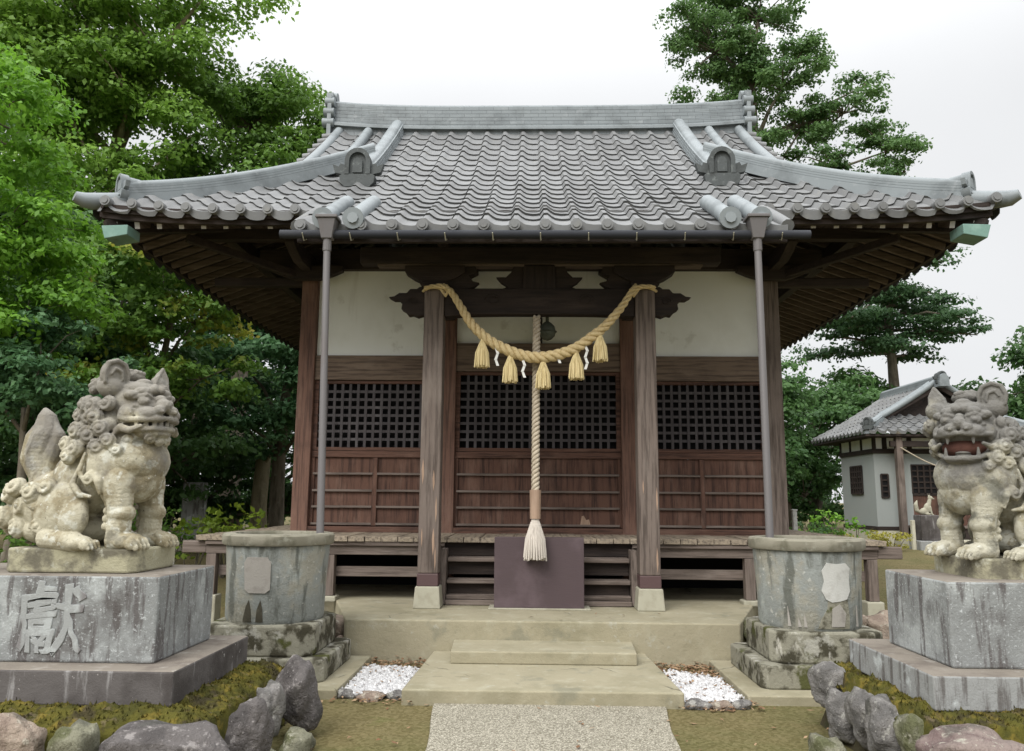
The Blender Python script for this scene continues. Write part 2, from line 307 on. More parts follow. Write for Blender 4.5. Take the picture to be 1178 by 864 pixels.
# ---- platform and concrete steps
plat=MB().slab([(-1.97,8.2),(2.01,8.17),(2.75,10.2),(3.9,10.3),(3.9,16.4),(-3.9,16.4),(-3.9,10.3),(-2.6,10.2)],-.02,.42)
plat.build('stone_platform',CONC,bevel=.015,props=('broad pale concrete platform under the shrine hall and porch posts','platform'))
MB().slab([(-1.12,6.57),(1.14,6.57),(1.06,8.19),(-1.06,8.19)],-.02,.122).build('stone_step',CONC,bevel=.012,props=('wide lower concrete step where the pebbled path ends','step'))
MB().slab([(-.83,7.57),(.90,7.58),(.93,8.185),(-.86,8.19)],.122,.235).build('stone_step',CONC,bevel=.012,props=('narrow upper concrete step against the platform edge','step'))

# ================================================ SHRINE HALL
HALL=thing('shrine_hall','large wooden shrine hall with grey tiled hip and gable roof and white plaster panels','shrine hall',(0,13.5,.42))
EX,EY,RY=5.4,8.75,13.5
XV=3.72; HB=4.95
def hh(s): return HB+.55*s+.033*s*abs(s)
def lift(d): return .15*max(0,1-d/2.6)**3
TP=.325; CP=.287
def prof(t):   # pantile wave, t in tile widths
    u=t-math.floor(t)
    ss=lambda q: q*q*(3-2*q)
    if u<.16: return .072*ss(u/.16)
    if u<.52: return .072*(1-ss((u-.16)/.36))+.004
    return .004*(1-(u-.52)/.48)-.010*math.sin(math.pi*(u-.52)/.48)
def tiles(mb,xf,u0,u1,s0,s1,keep,seg=8,zs=hh,lf=None,apron=.085,cp=CP,tp=TP,th=.031):
    """xf(u,s,z)->world. courses from the eave s0 up"""
    nu=int(round((u1-u0)/tp))*seg; us=[u0+(u1-u0)*i/nu for i in range(nu+1)]
    k=0; s=s0
    while s<s1-1e-4:
        e=min(s+cp,s1); rows=[(s+(0 if k==0 else .03),-apron if k==0 else -.022),(s-.012,th),(s+(e-s)*.5,th*.62),(e+.02,th*.15)]
        trs=[random.random() for _ in range(nu//seg+2)]
        jit=[random.uniform(-.006,.006) for _ in range(nu//seg+2)]
        grid=[]
        for ri,(sr,of) in enumerate(rows):
            row=[]
            for i,u in enumerate(us):
                z=zs(sr)+(lf(u,sr) if lf else 0)+prof((u-u0)/tp)+of+(jit[min(i//seg,len(jit)-1)] if ri in(1,2) else 0)
                row.append(xf(u,sr,z))
            grid.append(row)
        def quad(a,b,dup):
            V=grid[a]+grid[b]; n=len(us)
            fs=[];ts=[]
            for i in range(nu):
                if keep((us[i]+us[i+1])/2,(s+e)/2): fs.append((i,i+1,n+i+1,n+i)); ts.append(trs[i//seg])
            mb.add(V,fs,ts)
        quad(0,1,1); quad(1,2,0); quad(2,3,0)
        s=e; k+=1
fr=MB()
NF=round(EX/TP)*TP
keepF=lambda u,s:(abs(u)<XV or s<EX-abs(u)) and (s>0 or abs(u)<2.6)
def lfF(u,s): return lift(EX-abs(u)) if s>=0 else 0
tiles(fr,lambda u,s,z:(u,EY+s,z),-8*TP,8*TP,-.8,0,lambda u,s:True)
tiles(fr,lambda u,s,z:(u,EY+s,z),-8*TP-9*TP-.01,-8*TP,0,RY-EY,keepF,lf=lfF)
tiles(fr,lambda u,s,z:(u,EY+s,z),8*TP,8*TP+9*TP+.01,0,RY-EY,keepF,lf=lfF)
tiles(fr,lambda u,s,z:(u,EY+s,z),-8*TP,8*TP,0,RY-EY,keepF,lf=lfF,apron=.012)
roof=fr.build('tiled_roof',TILE,HALL,smooth=True,fix=False)
sb=MB()
keepS=lambda u,s:s<min(u-EY,2*RY-EY-u)
lfS=lambda u,s:lift(min(u-EY,2*RY-EY-u))
for sg in(-1,1): tiles(sb,lambda u,s,z:(sg*(EX-s),u,z),EY,2*RY-EY,0,2.35,keepS,lf=lfS)
tiles(sb,lambda u,s,z:(u,2*RY-EY-s,z),-EX,EX,0,RY-EY,lambda u,s:abs(u)<XV or s<EX-abs(u),lf=lambda u,s:lift(EX-abs(u)),seg=4)
sb.build('side_roof_slope',TILE,HALL,smooth=True,fix=False)
# round eave tiles
ed=MB()
def disc(c,d,r=.062,L=.10):
    c=Vector(c);d=Vector(d)
    ed=MB(); ed.tube([c-d*0,c+d*L],r,12); ed.tube([c+d*(L-.002),c+d*(L+.012)],[r*.62,r*.6],12); ed.build('eave_end_tile',TILE,roof,smooth=True)
for i in range(16):
    u=-8*TP+(i+.16)*TP
    disc((u,EY-.80+.03,hh(-.8)+.005),(0,-1,0),.062)
for sg in(-1,1):
    for i in range(1,10):
        u=(8*TP+(i-.84)*TP) if sg>0 else (-8*TP-(i-.16)*TP)
        if abs(u)<EX-.05: disc((u,EY+.05,hh(0)+lift(EX-abs(u))+.035),(0,-1,0))
for sg in(-1,1):
    for i in range(0,29):
        y=EY+(i+.16)*TP
        if y<2*RY-EY-.1: disc((sg*(EX-.05),y,hh(0)+lift(min(y-EY,2*RY-EY-y))+.035),(sg,0,0))
# ridges
def rsec(w,hgt,r,nl=4,n=8):
    L=[(-w*.5,-.12)];R_=[]
    pts=[]
    for k in range(nl):
        z0=hgt*k/nl; z1=hgt*(k+1)/nl; ww=w*(.5-.10*k/nl)
        pts+=[(ww,z0),(ww,z1-.006),(ww-.012,z1-.006)]
    arc=[(r*math.cos(a),hgt+r*.75*math.sin(a)) for a in [math.pi*i/n for i in range(n+1)]]
    left=[(-x,z) for x,z in pts][::-1]
    return [(w*.5,-.12)]+pts+arc+left+[(-w*.5,-.12)]
RB=8.22
main=[(x,RY,RB+.10*(abs(x)/3.75)**4) for x in np.linspace(-3.75,3.75,31)]
rg=MB(); rg.sweep(main,rsec(.34,.5,.11,7)); 
ridge=rg.build('main_ridge',RIDGEM,roof,smooth=True)
lip=MB(); lip.sweep([(x,y,z) for x,y,z in main],[(.24,.02),(.24,.07),(.175,.11),(-.175,.11),(-.24,.07),(-.24,.02)]); lip.build('ridge_apron',RIDGE,ridge if False else roof)
for sg in(-1,1):
    e=MB(); xx=sg*3.76; z0=RB+.07
    e.box(min(xx,xx+sg*.07),max(xx,xx+sg*.07),RY-.27,RY+.27,z0-.15,z0+.62)
    for k,zz in enumerate((.1,.3,.5,.68)):
        for yy in (-.2,.2) if k<3 else (0,):
            e.tube([(xx-sg*.05,RY+yy,z0+zz),(xx+sg*(.16-.02*k),RY+yy,z0+zz)],.085 if k<3 else .1,12)
    e.box(min(xx,xx+sg*.12),max(xx,xx+sg*.12),RY-.16,RY+.16,z0+.6,z0+.72)
    e.build('ridge_end_ornament',RIDGE,roof,smooth=True)
def onigawara(mb,c,d,s=1.):
    """arched crest plate facing d (horizontal unit)"""
    c=Vector(c);d=Vector(d).normalized();sd=Vector((-d.y,d.x,0)); U=Vector((0,0,1))
    def P(a,b,t): return c+sd*a*s+U*b*s+d*t*s
    def plate(poly,t0,t1):
        n=len(poly); mb.add([P(a,b,t0) for a,b in poly]+[P(a,b,t1) for a,b in poly],[tuple(range(n)),tuple(range(n,2*n))[::-1]]+[(i,i+n,(i+1)%n+n,(i+1)%n) for i in range(n)])
    arch=lambda w,h0,h1,n=10:[(-w,h0)]+[(-w*math.cos(math.pi*i/n),h1+w*1.05*math.sin(math.pi*i/n)) for i in range(n+1)]+[(w,h0)]
    plate(arch(.145,.0,.16),-.05,.05)
    # raised rim
    o1=arch(.145,.0,.16);i1=arch(.095,.0,.16)
    n=len(o1); V=[P(a,b,.05) for a,b in o1]+[P(a,b,.05) for a,b in i1]+[P(a,b,.085) for a,b in o1]+[P(a,b,.085) for a,b in i1]
    fs=[]
    for i in range(n-1): fs+=[(2*n+i,2*n+i+1,3*n+i+1,3*n+i),(i,i+1,2*n+i+1,2*n+i),(n+i,3*n+i,3*n+i+1,n+i+1)]
    mb.add(V,fs)
    plate(arch(.055,.02,.14,6),.05,.075)
    plate([(-.19,-.10),(-.2,-.02),(-.17,0),(.17,0),(.2,-.02),(.19,-.10),(.14,-.15),(-.14,-.15)],-.05,.08)
    for q in(-1,1): plate([(q*.14,0),(q*.26,.03),(q*.29,.13),(q*.22,.1),(q*.2,.14),(q*.15,.12)][::q],-.02,.05)
    mb.tube([P(0,.17,-.25),P(0,.17,.0)],.12*s,12)
for yd in(1,-1):
    for sg in(-1,1):
        f=lambda s:(sg*2.56,RY-yd*(RY-EY-s),hh(s)+.02)
        q=MB(); q.sweep([f(s) for s in np.linspace(4.62,1.80,14)],rsec(.27,.20,.095,4)); 
        kr=q.build('descending_ridge',RIDGE,roof,smooth=True)
        if yd==1:
            a=MB(); onigawara(a,(sg*2.56,EY+1.74,hh(1.74)+.14),(0,-1,0),1.25); a.build('ridge_crest_ornament',ONI,roof,smooth=True)
        # verge rolls of the gable overhang
        for xr,s_end in((3.08,2.62),(3.62,2.0)):
            q=MB(); q.tube([(sg*xr,RY-yd*(RY-EY-s),hh(s)+.07) for s in np.linspace(4.6,s_end,10)],.085,12); q.build('verge_roll',RIDGE,roof,smooth=True)
        for s in np.arange(2.1,4.6,.27):
            q=MB(); q.tube([(sg*3.68,RY-yd*(RY-EY-s),hh(s)+.0),(sg*3.90,RY-yd*(RY-EY-s),hh(s)-.03)],.07,10)
            q.build('verge_tile',TILE,roof,smooth=True)
        # hip ridge
        f=lambda t:(sg*(EX-t),RY-yd*(RY-EY-t),hh(t)+lift(t)+.03+.14*(max(0,t)/2.6)**2)
        q=MB(); q.sweep([f(t) for t in np.linspace(.30,2.78,16)],rsec(.25,.15,.095,4)); q.build('hip_ridge',RIDGE,roof,smooth=True)
        if yd==1:
            a=MB(); dd=Vector((sg,-1,0)).normalized(); c=Vector(f(.28))
            onigawara(a,c+Vector((0,0,.08)),dd,.72); a.build('hip_crest_ornament',RIDGE,roof,smooth=True)
        # upturned corner tile
        q=MB(); pts=[];rad=[]
        for t in np.linspace(.45,-.09,9):
            x,y,z=f(max(t,-.0)); 
            if t<0: x=sg*(EX-t); y=RY-yd*(RY-EY-t); z+=abs(t)*.30+t*t*.5
            pts.append((x,y,z-.03+.0)); rad.append(.10 if t>0 else .10+.45*t)
        q.tube(pts,rad,10); q.build('corner_tip_tile',RIDGE,roof,smooth=True)
# two pairs of thick roll tiles at the porch corners
for sg in(-1,1):
    for xr in(1.98,2.3):
        q=MB(); P_=[(sg*xr,EY+s,hh(s)+.10) for s in np.linspace(-.84,.12,12)]
        q.tube(P_,[.085+.006*(i%2) for i in range(12)],14); q.tube([(sg*xr,EY-.84,hh(-.84)+.10),(sg*xr,EY-.90,hh(-.84)+.09)],.115,16)
        q.tube([(sg*xr,EY-.90,hh(-.84)+.09),(sg*xr,EY-.915,hh(-.84)+.09)],.06,8); q.build('porch_roll_tile',RIDGE,roof,smooth=True)
    # porch verge cover
    q=MB(); q.tube([(sg*2.60,EY+s,hh(s)+.01) for s in np.linspace(-.8,.05,6)],.07,10); q.build('porch_verge_roll',TILE,roof,smooth=True)
# gable walls
for sg in(-1,1):
    q=MB(); q.add([(sg*3.0,RY-2.2,6.35),(sg*3.0,RY+2.2,6.35),(sg*3.0,RY,RB+.05),(sg*3.06,RY-2.2,6.35),(sg*3.06,RY+2.2,6.35),(sg*3.06,RY,RB+.05)],[(0,1,2),(3,5,4),(0,3,4,1),(1,4,5,2),(2,5,3,0)])
    q.build('gable_wall',DY,HALL)
    q=MB()
    for yd in(-1,1): q.bar((sg*3.74,RY+yd*2.75,hh(2.0)-.12),(sg*3.74,RY,RB-.03),.05,.22)
    q.build('barge_board',DY,HALL)
# ---- eaves: underboards, rafters
zi=lambda s:4.83+.36*s      # underside height by distance from the eave edge
eave=MB()
E1=5.17;W1=3.3;
def soff(mb,dz,th):
    c=[(-E1,RY-(RY-EY-.1)),(E1,RY-(RY-EY-.1)),(E1,RY+(RY-EY-.1)),(-E1,RY+(RY-EY-.1))]
    I=[(-W1,10.7),(W1,10.7),(W1,16.3),(-W1,16.3)]
    for k in range(4):
        a,b=c[k],c[(k+1)%4];a2,b2=I[k],I[(k+1)%4]
        lo=[(a[0],a[1],zi(0)+dz),(b[0],b[1],zi(0)+dz),(b2[0],b2[1],zi(2)+dz),(a2[0],a2[1],zi(2)+dz)]
        mb.hexa(lo,[(x,y,z+th) for x,y,z in lo])
soff(eave,.065,.02)
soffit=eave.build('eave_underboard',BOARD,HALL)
for sg in(-1,1):
    n=0
    y=9.2
    while y<17.9:
        s_in=min(2.0,(y-EY)*1.02,(2*RY-EY-y)*1.02)
        MB().bar((sg*E1,y,zi(0)+.02),(sg*(E1-max(.3,s_in)),y,zi(max(.3,s_in))+.02),.048,.08).build('rafter',RAFX,soffit); y+=.27
x=-5.1
while x<5.11:
    s_in=min(1.95,max(.3,(E1-abs(x))*1.0))
    ro=MB().bar((x,EY+.14,zi(0)+.02),(x,EY+.1+s_in,zi(s_in)+.02),.06,.085).build('rafter',RAF,soffit); ro.data.materials.append(ENDP)
    for pf in ro.data.polygons:
        if pf.normal.y<-.8: pf.material_index=1
    x+=.2683
for sg in(-1,1):   # hip rafters
    MB().bar((sg*(E1+.02),EY+.10,zi(0)-.02),(sg*3.3,10.7,zi(2)-.03),.12,.17).build('hip_rafter',DY,soffit)
# eave fascia boards (curving up at the corners)
fa=MB(); XX=np.linspace(-E1-.06,E1+.06,41)
for dz,th,dy in((0,.06,.0),(.062,.10,-.045)):
    pts=[(x,EY+.10+dy,4.83+dz+lift(EX-abs(x))*.75) for x in XX]; fa.sweep(pts,[(-.03,0),(.03,0),(.03,th),(-.03,th)])
    for sg in(-1,1):
        pts=[(sg*(E1+.06-dy*0+ (.045 if dz else 0)*0),y,4.83+dz+lift(min(y-EY,2*RY-EY-y))*.75) for y in np.linspace(EY+.07,2*RY-EY-.07,41)]; fa.sweep(pts,[(-.03,0),(.03,0),(.03,th),(-.03,th)])
fa.build('eave_fascia',DX,HALL)
for sg in(-1,1):   # verdigris box gutters running back under the side eaves
    q=MB(); x0=sg*(E1-.30); x1=sg*(E1+.02)
    q.prism([(x0,4.69),(x1-sg*.05,4.64),(x1,4.80),(x0,4.81)],EY-.0,EY+.30); q.build('gutter_end_box',COPPER,HALL,bevel=.008)
# ---- posts
PZ0=1.18
def post(name,x,y,w,z0,z1,m): return B(name,x-w/2,x+w/2,y-w/2,y+w/2,z0,z1,m,HALL,.012)
WYc=10.86
for x in(-3.25,3.25): post('corner_post',x,WYc,.23,.42,4.95,RPX if x<0 else WZ)
for x in(-1.25,1.25): post('inner_post',x,WYc,.21,.42,4.95,RPX)
for x in(-3.25,3.25): 
    for y in(13.6,16.2): post('side_post',x,y,.22,.42,4.95,WZ)
for sg in(-1,1):
    pc=B('porch_post',sg*1.25-.117,sg*1.25+.117,9.02,9.254,.80,4.13,WZ,HALL,.014)
    B('painted_band',sg*1.25-.12,sg*1.25+.12,9.017,9.257,.66,.80,BAND,pc,.01)
    q=MB(); q.hexa([(sg*1.25+a*.155,9.137+b*.155,.42) for a,b in((-1,-1),(1,-1),(1,1),(-1,1))],[(sg*1.25+a*.135,9.137+b*.135,.66) for a,b in((-1,-1),(1,-1),(1,1),(-1,1))])
    q.build('foot_stone',FOOT,pc,bevel=.012)
    random.seed(5+sg)
    for k in range(6 if sg<0 else 3):   # bare wood flakes
        zz=random.uniform(.95,2.0); xx=sg*1.25+random.choice((-1,1))*random.uniform(.04,.09); hgt=random.uniform(.05,.17); wd=random.uniform(.007,.016)
        MB().prism([(xx,zz-hgt),(xx+wd,zz-.3*hgt),(xx+wd*.7,zz+.5*hgt),(xx,zz+hgt),(xx-wd,zz+.2*hgt),(xx-wd*.6,zz-.5*hgt)],9.0165,9.03).build('bare_flake',PINK,pc)
# ---- wall between posts
YW=10.85
def bay(x0,x1,centre=False):
    pt=4.22 if centre else 4.80; pb=3.62; nb=3.27
    if centre: pb,nb=3.80,3.40
    B('plaster_panel',x0-.05,x1+.05,YW,YW+.06,pb,4.86,PLAS,HALL,0)
    B('lintel_beam',x0-.0,x1+.0,YW-.06,YW+.07,nb,pb,NAGE,HALL)
    lt=nb-.004; lb=2.28
    # lattice window
    fr=MB(); fr.box(x0,x0+.06,YW-.03,YW+.05,lb,lt); fr.box(x1-.06,x1,YW-.03,YW+.05,lb,lt); fr.box(x0+.06,x1-.06,YW-.028,YW+.05,lt-.045,lt-.001); fr.box(x0+.06,x1-.06,YW-.028,YW+.05,lb+.001,lb+.05)
    wn=fr.build('lattice_window',RX,HALL,bevel=.004)
    la=MB(); a=x0+.06;b=x1-.06; nx=max(2,round((b-a)/.111)); nz_=max(2,round((lt-lb-.095)/.113))
    for i in range(1,nx): xx=a+(b-a)*i/nx; la.box(xx-.018,xx+.018,YW-.012,YW+.012,lb+.045,lt-.04)
    for i in range(1,nz_): zz=lb+.05+(lt-lb-.095)*i/nz_; la.box(a,b,YW-.008,YW+.016,zz-.018,zz+.018)
    la.build('lattice_bars',LAT,wn)
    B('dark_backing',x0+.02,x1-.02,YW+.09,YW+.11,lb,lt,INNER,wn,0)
    # rail and lower panels
    B('mid_rail',x0,x1,YW-.035,YW+.05,2.19,lb-.003,RX,HALL)
    B('board_panel',x0,x1,YW+.0,YW+.04,1.19,2.187,RZ,HALL,0)
    sp=[(x0,x1)] if centre else [(x0,(x0+x1)/2),((x0+x1)/2,x1)]
    for xa,xb in sp:
        for zz in (1.95,1.72,1.50,1.27): MB().box(xa+.03,xb-.03,YW-.045,YW-.001,zz,zz+.03).build('ledge_strip',WX,HALL,bevel=.004)  # paler grey wood than the panels: light on the ledge tops put into colour
    if not centre: B('centre_stile',(x0+x1)/2-.035,(x0+x1)/2+.035,YW-.034,YW-.002,1.26,2.186,RZ,HALL)
    for xa in (x0,x1-.05): B('side_stile',xa,xa+.05,YW-.03,YW-.002,1.26,2.186,RZ,HALL)
    B('threshold',x0,x1,YW-.088,YW+.05,1.08,1.25,RX,HALL)
bay(-3.135,-1.355); bay(1.355,3.135); bay(-1.145,1.145,True)
MB().prism([(.58,1.29),(.72,1.29),(.70,1.37),(.66,1.36),(.63,1.42),(.60,1.41),(.59,1.35)],YW-.006,YW+.01).build('bare_flake',PINK,HALL)
B('plaster_centre_strut',-.06,.06,YW-.04,YW-.002,3.8,4.75,DZ,HALL)
# side and back walls, floor void
for sg in(-1,1):
    xa,xb=sorted((sg*3.16,sg*3.22))
    B('side_wall',xa,xb,11.0,16.1,1.19,3.3,RZ,HALL,0); B('side_plaster',xa,xb,11.0,16.1,3.42,4.9,PLAS,HALL,0)
    B('side_beam',sg*3.2-.07,sg*3.2+.07,10.98,16.1,3.3,3.42,NAGE,HALL)
B('back_wall',-3.1,3.1,16.2,16.26,1.19,4.9,RZ,HALL,0)
B('ceiling_boards',-3.1,3.1,10.95,16.1,4.87,4.93,BOARD,HALL,0)
B('underfloor_shade_board',-3.1,3.1,11.4,11.45,.42,1.1,INNER,HALL,0)  # near-black board added as the shade under the floor
# ---- wall plate, outer purlin, brackets
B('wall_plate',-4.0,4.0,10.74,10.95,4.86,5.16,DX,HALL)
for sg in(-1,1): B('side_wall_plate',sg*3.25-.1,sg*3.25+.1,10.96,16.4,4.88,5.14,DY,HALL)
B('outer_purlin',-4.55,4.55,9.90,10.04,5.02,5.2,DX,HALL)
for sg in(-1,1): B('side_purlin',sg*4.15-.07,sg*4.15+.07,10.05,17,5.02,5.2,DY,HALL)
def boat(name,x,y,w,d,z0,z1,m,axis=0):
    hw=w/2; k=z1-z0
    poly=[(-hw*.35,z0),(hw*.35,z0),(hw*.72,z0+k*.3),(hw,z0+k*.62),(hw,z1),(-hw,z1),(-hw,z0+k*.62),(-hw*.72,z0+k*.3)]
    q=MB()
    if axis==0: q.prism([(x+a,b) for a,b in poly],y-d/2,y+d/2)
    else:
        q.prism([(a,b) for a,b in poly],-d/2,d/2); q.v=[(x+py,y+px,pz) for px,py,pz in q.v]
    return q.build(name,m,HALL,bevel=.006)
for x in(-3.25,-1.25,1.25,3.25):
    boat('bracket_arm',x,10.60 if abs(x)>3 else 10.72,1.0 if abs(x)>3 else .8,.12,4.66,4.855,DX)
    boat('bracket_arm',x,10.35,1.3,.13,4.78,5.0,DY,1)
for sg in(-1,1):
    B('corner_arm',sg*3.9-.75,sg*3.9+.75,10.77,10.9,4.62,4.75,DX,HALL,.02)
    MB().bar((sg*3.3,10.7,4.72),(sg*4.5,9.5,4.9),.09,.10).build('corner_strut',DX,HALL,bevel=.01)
# ---- porch beams
YP=9.137
B('porch_purlin',-2.16,2.16,YP-.10,YP+.10,4.43,4.63,DX,HALL,.015)
B('purlin_lower_edge',-1.95,1.95,YP-.07,YP+.07,4.40,4.43,RAFX,HALL,.004)
B('porch_rear_purlin',-2.6,2.6,8.42,8.52,4.50,4.60,DX,HALL,.01)
for i in range(19):
    x=-2.43+i*.27
    MB().bar((x,EY-.70,4.40+.06),(x,EY+1.2,4.40+.06+1.9*.36),.06,.08).build('porch_rafter',RAF,HALL)
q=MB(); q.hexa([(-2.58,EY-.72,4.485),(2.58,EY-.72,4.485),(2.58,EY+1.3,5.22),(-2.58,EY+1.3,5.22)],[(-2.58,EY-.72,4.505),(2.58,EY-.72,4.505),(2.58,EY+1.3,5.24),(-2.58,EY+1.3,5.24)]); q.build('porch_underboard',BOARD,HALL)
B('porch_fascia',-2.6,2.6,EY-.77,EY-.72,4.33,4.44,DX,HALL)
for sg in(-1,1):
    boat('porch_bracket',sg*1.25,YP,.72,.2,4.19,4.395,DX); boat('porch_bracket_block',sg*1.25,YP,.34,.28,4.10,4.188,DX)
    MB().bar((sg*1.25,9.25,3.95),(sg*1.25,10.76,4.25),.16,.26).build('tie_beam',DY,HALL,bevel=.015)
    q=MB(); q.hexa([(sg*2.56-.03,EY-.74,4.36),(sg*2.56+.03,EY-.74,4.36),(sg*2.56+.03,EY+1.2,5.02),(sg*2.56-.03,EY+1.2,5.02)],[(sg*2.56-.03,EY-.74,4.54),(sg*2.56+.03,EY-.74,4.54),(sg*2.56+.03,EY+1.2,5.24),(sg*2.56-.03,EY+1.2,5.24)]); q.build('porch_side_board',DY,HALL)
# curved rainbow beam between porch posts, carved nosings outside
n=20; top=[(x,4.12) for x in np.linspace(-1.13,1.13,n)]
bot=[(x,3.775+.03*(1-(x/1.13)**4)) for x in np.linspace(1.13,-1.13,n)]
rb=MB().prism([(a,b) for a,b in bot[::-1]]+top[::-1],YP-.08,YP+.08).build('rainbow_beam',DX,HALL,bevel=.01)
for sg in(-1,1):
    q=MB()
    sp=[(sg*(.55+.10*math.cos(a)*(1-a/14)),YP-.085,3.98+.07*math.sin(a)*(1-a/14)) for a in np.linspace(0,9,26)]
    q.tube(sp,.008,6); q.build('scroll_carving',DX,rb,smooth=True)
    for sc in(1,):
        poly=[(.115,3.80),(.20,3.775),(.26,3.80),(.31,3.79),(.35,3.84),(.40,3.87),(.39,3.94),(.43,3.98),(.49,3.98),(.56,4.02),(.49,4.03),(.43,4.07),(.34,4.07),(.30,4.12),(.22,4.12),(.18,4.15),(.115,4.13)]
        q=MB(); q.prism([(sg*1.25+sg*a,b) for a,b in poly][::sg],YP-.06,YP+.06)
        nose=q.build('carved_nosing',DX,HALL,bevel=.012)
        q=MB(); q.tube([(sg*(1.25+.26+.06*math.cos(a)*(1-a/11)),YP-.068,3.965+.055*math.sin(a)*(1-a/11)) for a in np.linspace(0,8,22)],.008,6); q.build('scroll_carving',DX,nose,smooth=True)
# centre strut with carved wings
q=MB(); q.hexa([(-.20,YP-.07,4.11),(.20,YP-.07,4.11),(.20,YP+.07,4.11),(-.20,YP+.07,4.11)],[(-.19,YP-.07,4.428),(.19,YP-.07,4.428),(.19,YP+.07,4.428),(-.19,YP+.07,4.428)]); q.build('centre_strut',DZ,HALL,bevel=.01)
for sg in(-1,1):
    poly=[(.19,4.122),(.46,4.122),(.38,4.15),(.46,4.20),(.52,4.27),(.40,4.27),(.34,4.33),(.30,4.42),(.19,4.428)]
    MB().prism([(sg*a,b) for a,b in poly][::sg],YP-.04,YP+.04).build('strut_wing',DX,HALL,bevel=.008)
    poly=[(1.13,4.122),(.86,4.122),(.78,4.15),(.72,4.20),(.80,4.22),(.84,4.29),(.74,4.33),(.78,4.42),(1.13,4.425)]
    MB().prism([(sg*a,b) for a,b in poly][::-sg],YP-.045,YP+.045).build('bracket_wing',DX,HALL,bevel=.008)
# ---- veranda
VY0=9.6
vf=MB()
def planks(mb,x0,x1,y0,y1,along):
    random.seed(3)
    if along=='y':
        x=x0
        while x<x1-.01:
            w_=min(.2,x1-x); mb.box(x+.004,x+w_-.004,y0+random.uniform(-.02,.01),y1,1.115,1.175+random.uniform(-.004,.004)); x+=.2
    else:
        y=y0
        while y<y1-.01:
            w_=min(.2,y1-y); a,b=x0+(random.uniform(-.02,.01) if x0<0 else 0),x1+(random.uniform(-.02,.01) if x0>0 else 0); mb.box(a,b,y+.004,y+w_-.004,1.115,1.175+random.uniform(-.004,.004)); y+=.2
planks(vf,-3.1,3.1,VY0,10.76,'y'); planks(vf,-4.15,-3.105,VY0,16.4,'x'); planks(vf,3.105,4.15,VY0,16.4,'x')
ver=vf.build('veranda_floor',FLOORW,HALL,bevel=.004)
for a,b in((-4.05,-1.13),(1.13,4.05)):
    B('veranda_beam',a,b,VY0+.06,VY0+.17,.955,1.112,WX,HALL); B('veranda_trim',a,b,VY0+.02,VY0+.055,1.065,1.112,WX,HALL)
    B('veranda_brace',a+.02,b-.02,VY0+.16,VY0+.20,.69,.81,WX,HALL)
B('veranda_beam',-1.13,1.13,VY0+.1,VY0+.2,.955,1.112,DX,HALL)
for sg in(-1,1):
    B('veranda_beam_nose',sg*4.2-.15,sg*4.2+.15,VY0+.065,VY0+.165,.96,1.105,WX,HALL,.015)
    B('veranda_side_beam',sg*4.05-.05,sg*4.05+.05,VY0+.18,16.3,.955,1.112,WY,HALL)
    for x in(1.18,2.53,3.98):
        B('veranda_leg',sg*x-.06,sg*x+.06,VY0+.055,VY0+.175,.47,.952,WZ,HALL)
        B('leg_stone',sg*x-.1,sg*x+.1,VY0+.02,VY0+.22,.40 if x<3 else .0,.468,FOOT,HALL,.015)
    for y in(11.5,13.6,15.8): B('veranda_leg',sg*4.05-.06,sg*4.05+.06,y-.06,y+.06,.3,.952,WZ,HALL)
    # stair stringer
    MB().hexa([(sg*1.115-.035,9.30,.43),(sg*1.115+.035,9.30,.43),(sg*1.115+.035,9.62,.43),(sg*1.115-.035,9.62,.43)],[(sg*1.115-.035,9.40,1.05),(sg*1.115+.035,9.40,1.05),(sg*1.115+.035,9.62,1.05),(sg*1.115-.035,9.62,1.05)]).build('stair_side',WZ,HALL,bevel=.008)
for z,y in((.95,9.46),(.705,9.40),(.53,9.36)):
    B('stair_tread',-1.075,1.075,y,y+.26,z-.05,z,WX,HALL,.01); B('stair_riser',-1.07,1.07,y+.09,y+.115,z-.2,z-.052,DX,HALL,0)
B('stair_sill',-1.075,1.075,9.30,9.36,.425,.48,WX,HALL)
# ---- porch gutter, hoppers, leaning downpipes
q=MB(); 
sec=[(-2.75,7.88,4.385),(2.80,7.88,4.375)]
q.tube([sec[0],sec[1]],.046,14); gut=q.build('porch_gutter',GUT,HALL,smooth=True)
for i in range(11):
    x=-2.5+i*.5; q=MB(); q.tube([(x,7.818,4.38),(x+.005,7.88,4.318),(x+.01,7.95,4.35),(x+.01,7.96,4.42)],.006,6); q.build('gutter_hook',FOOT,gut)
def pipe(xt,yt,xb,yb):
    q=MB(); q.tube([(xt,yt,4.20),(xb,yb,1.22)],.037,12); dp=q.build('downpipe',PVC,HALL,smooth=True)
    q=MB(); q.hexa([(xt+a*.055,yt+b*.055,4.32) for a,b in((-1,-1),(1,-1),(1,1),(-1,1))],[(xt+a*.095,yt+b*.09,4.53) for a,b in((-1,-1),(1,-1),(1,1),(-1,1))])
    q.box(xt-.115,xt+.115,yt-.105,yt+.105,4.532,4.565); q.tube([(xt,yt,4.19),(xt,yt,4.33)],.045,12); q.build('rain_hopper',PVC,dp,bevel=.006)
pipe(-2.24,7.86,-2.08,7.5); pipe(2.25,7.86,2.14,7.5)

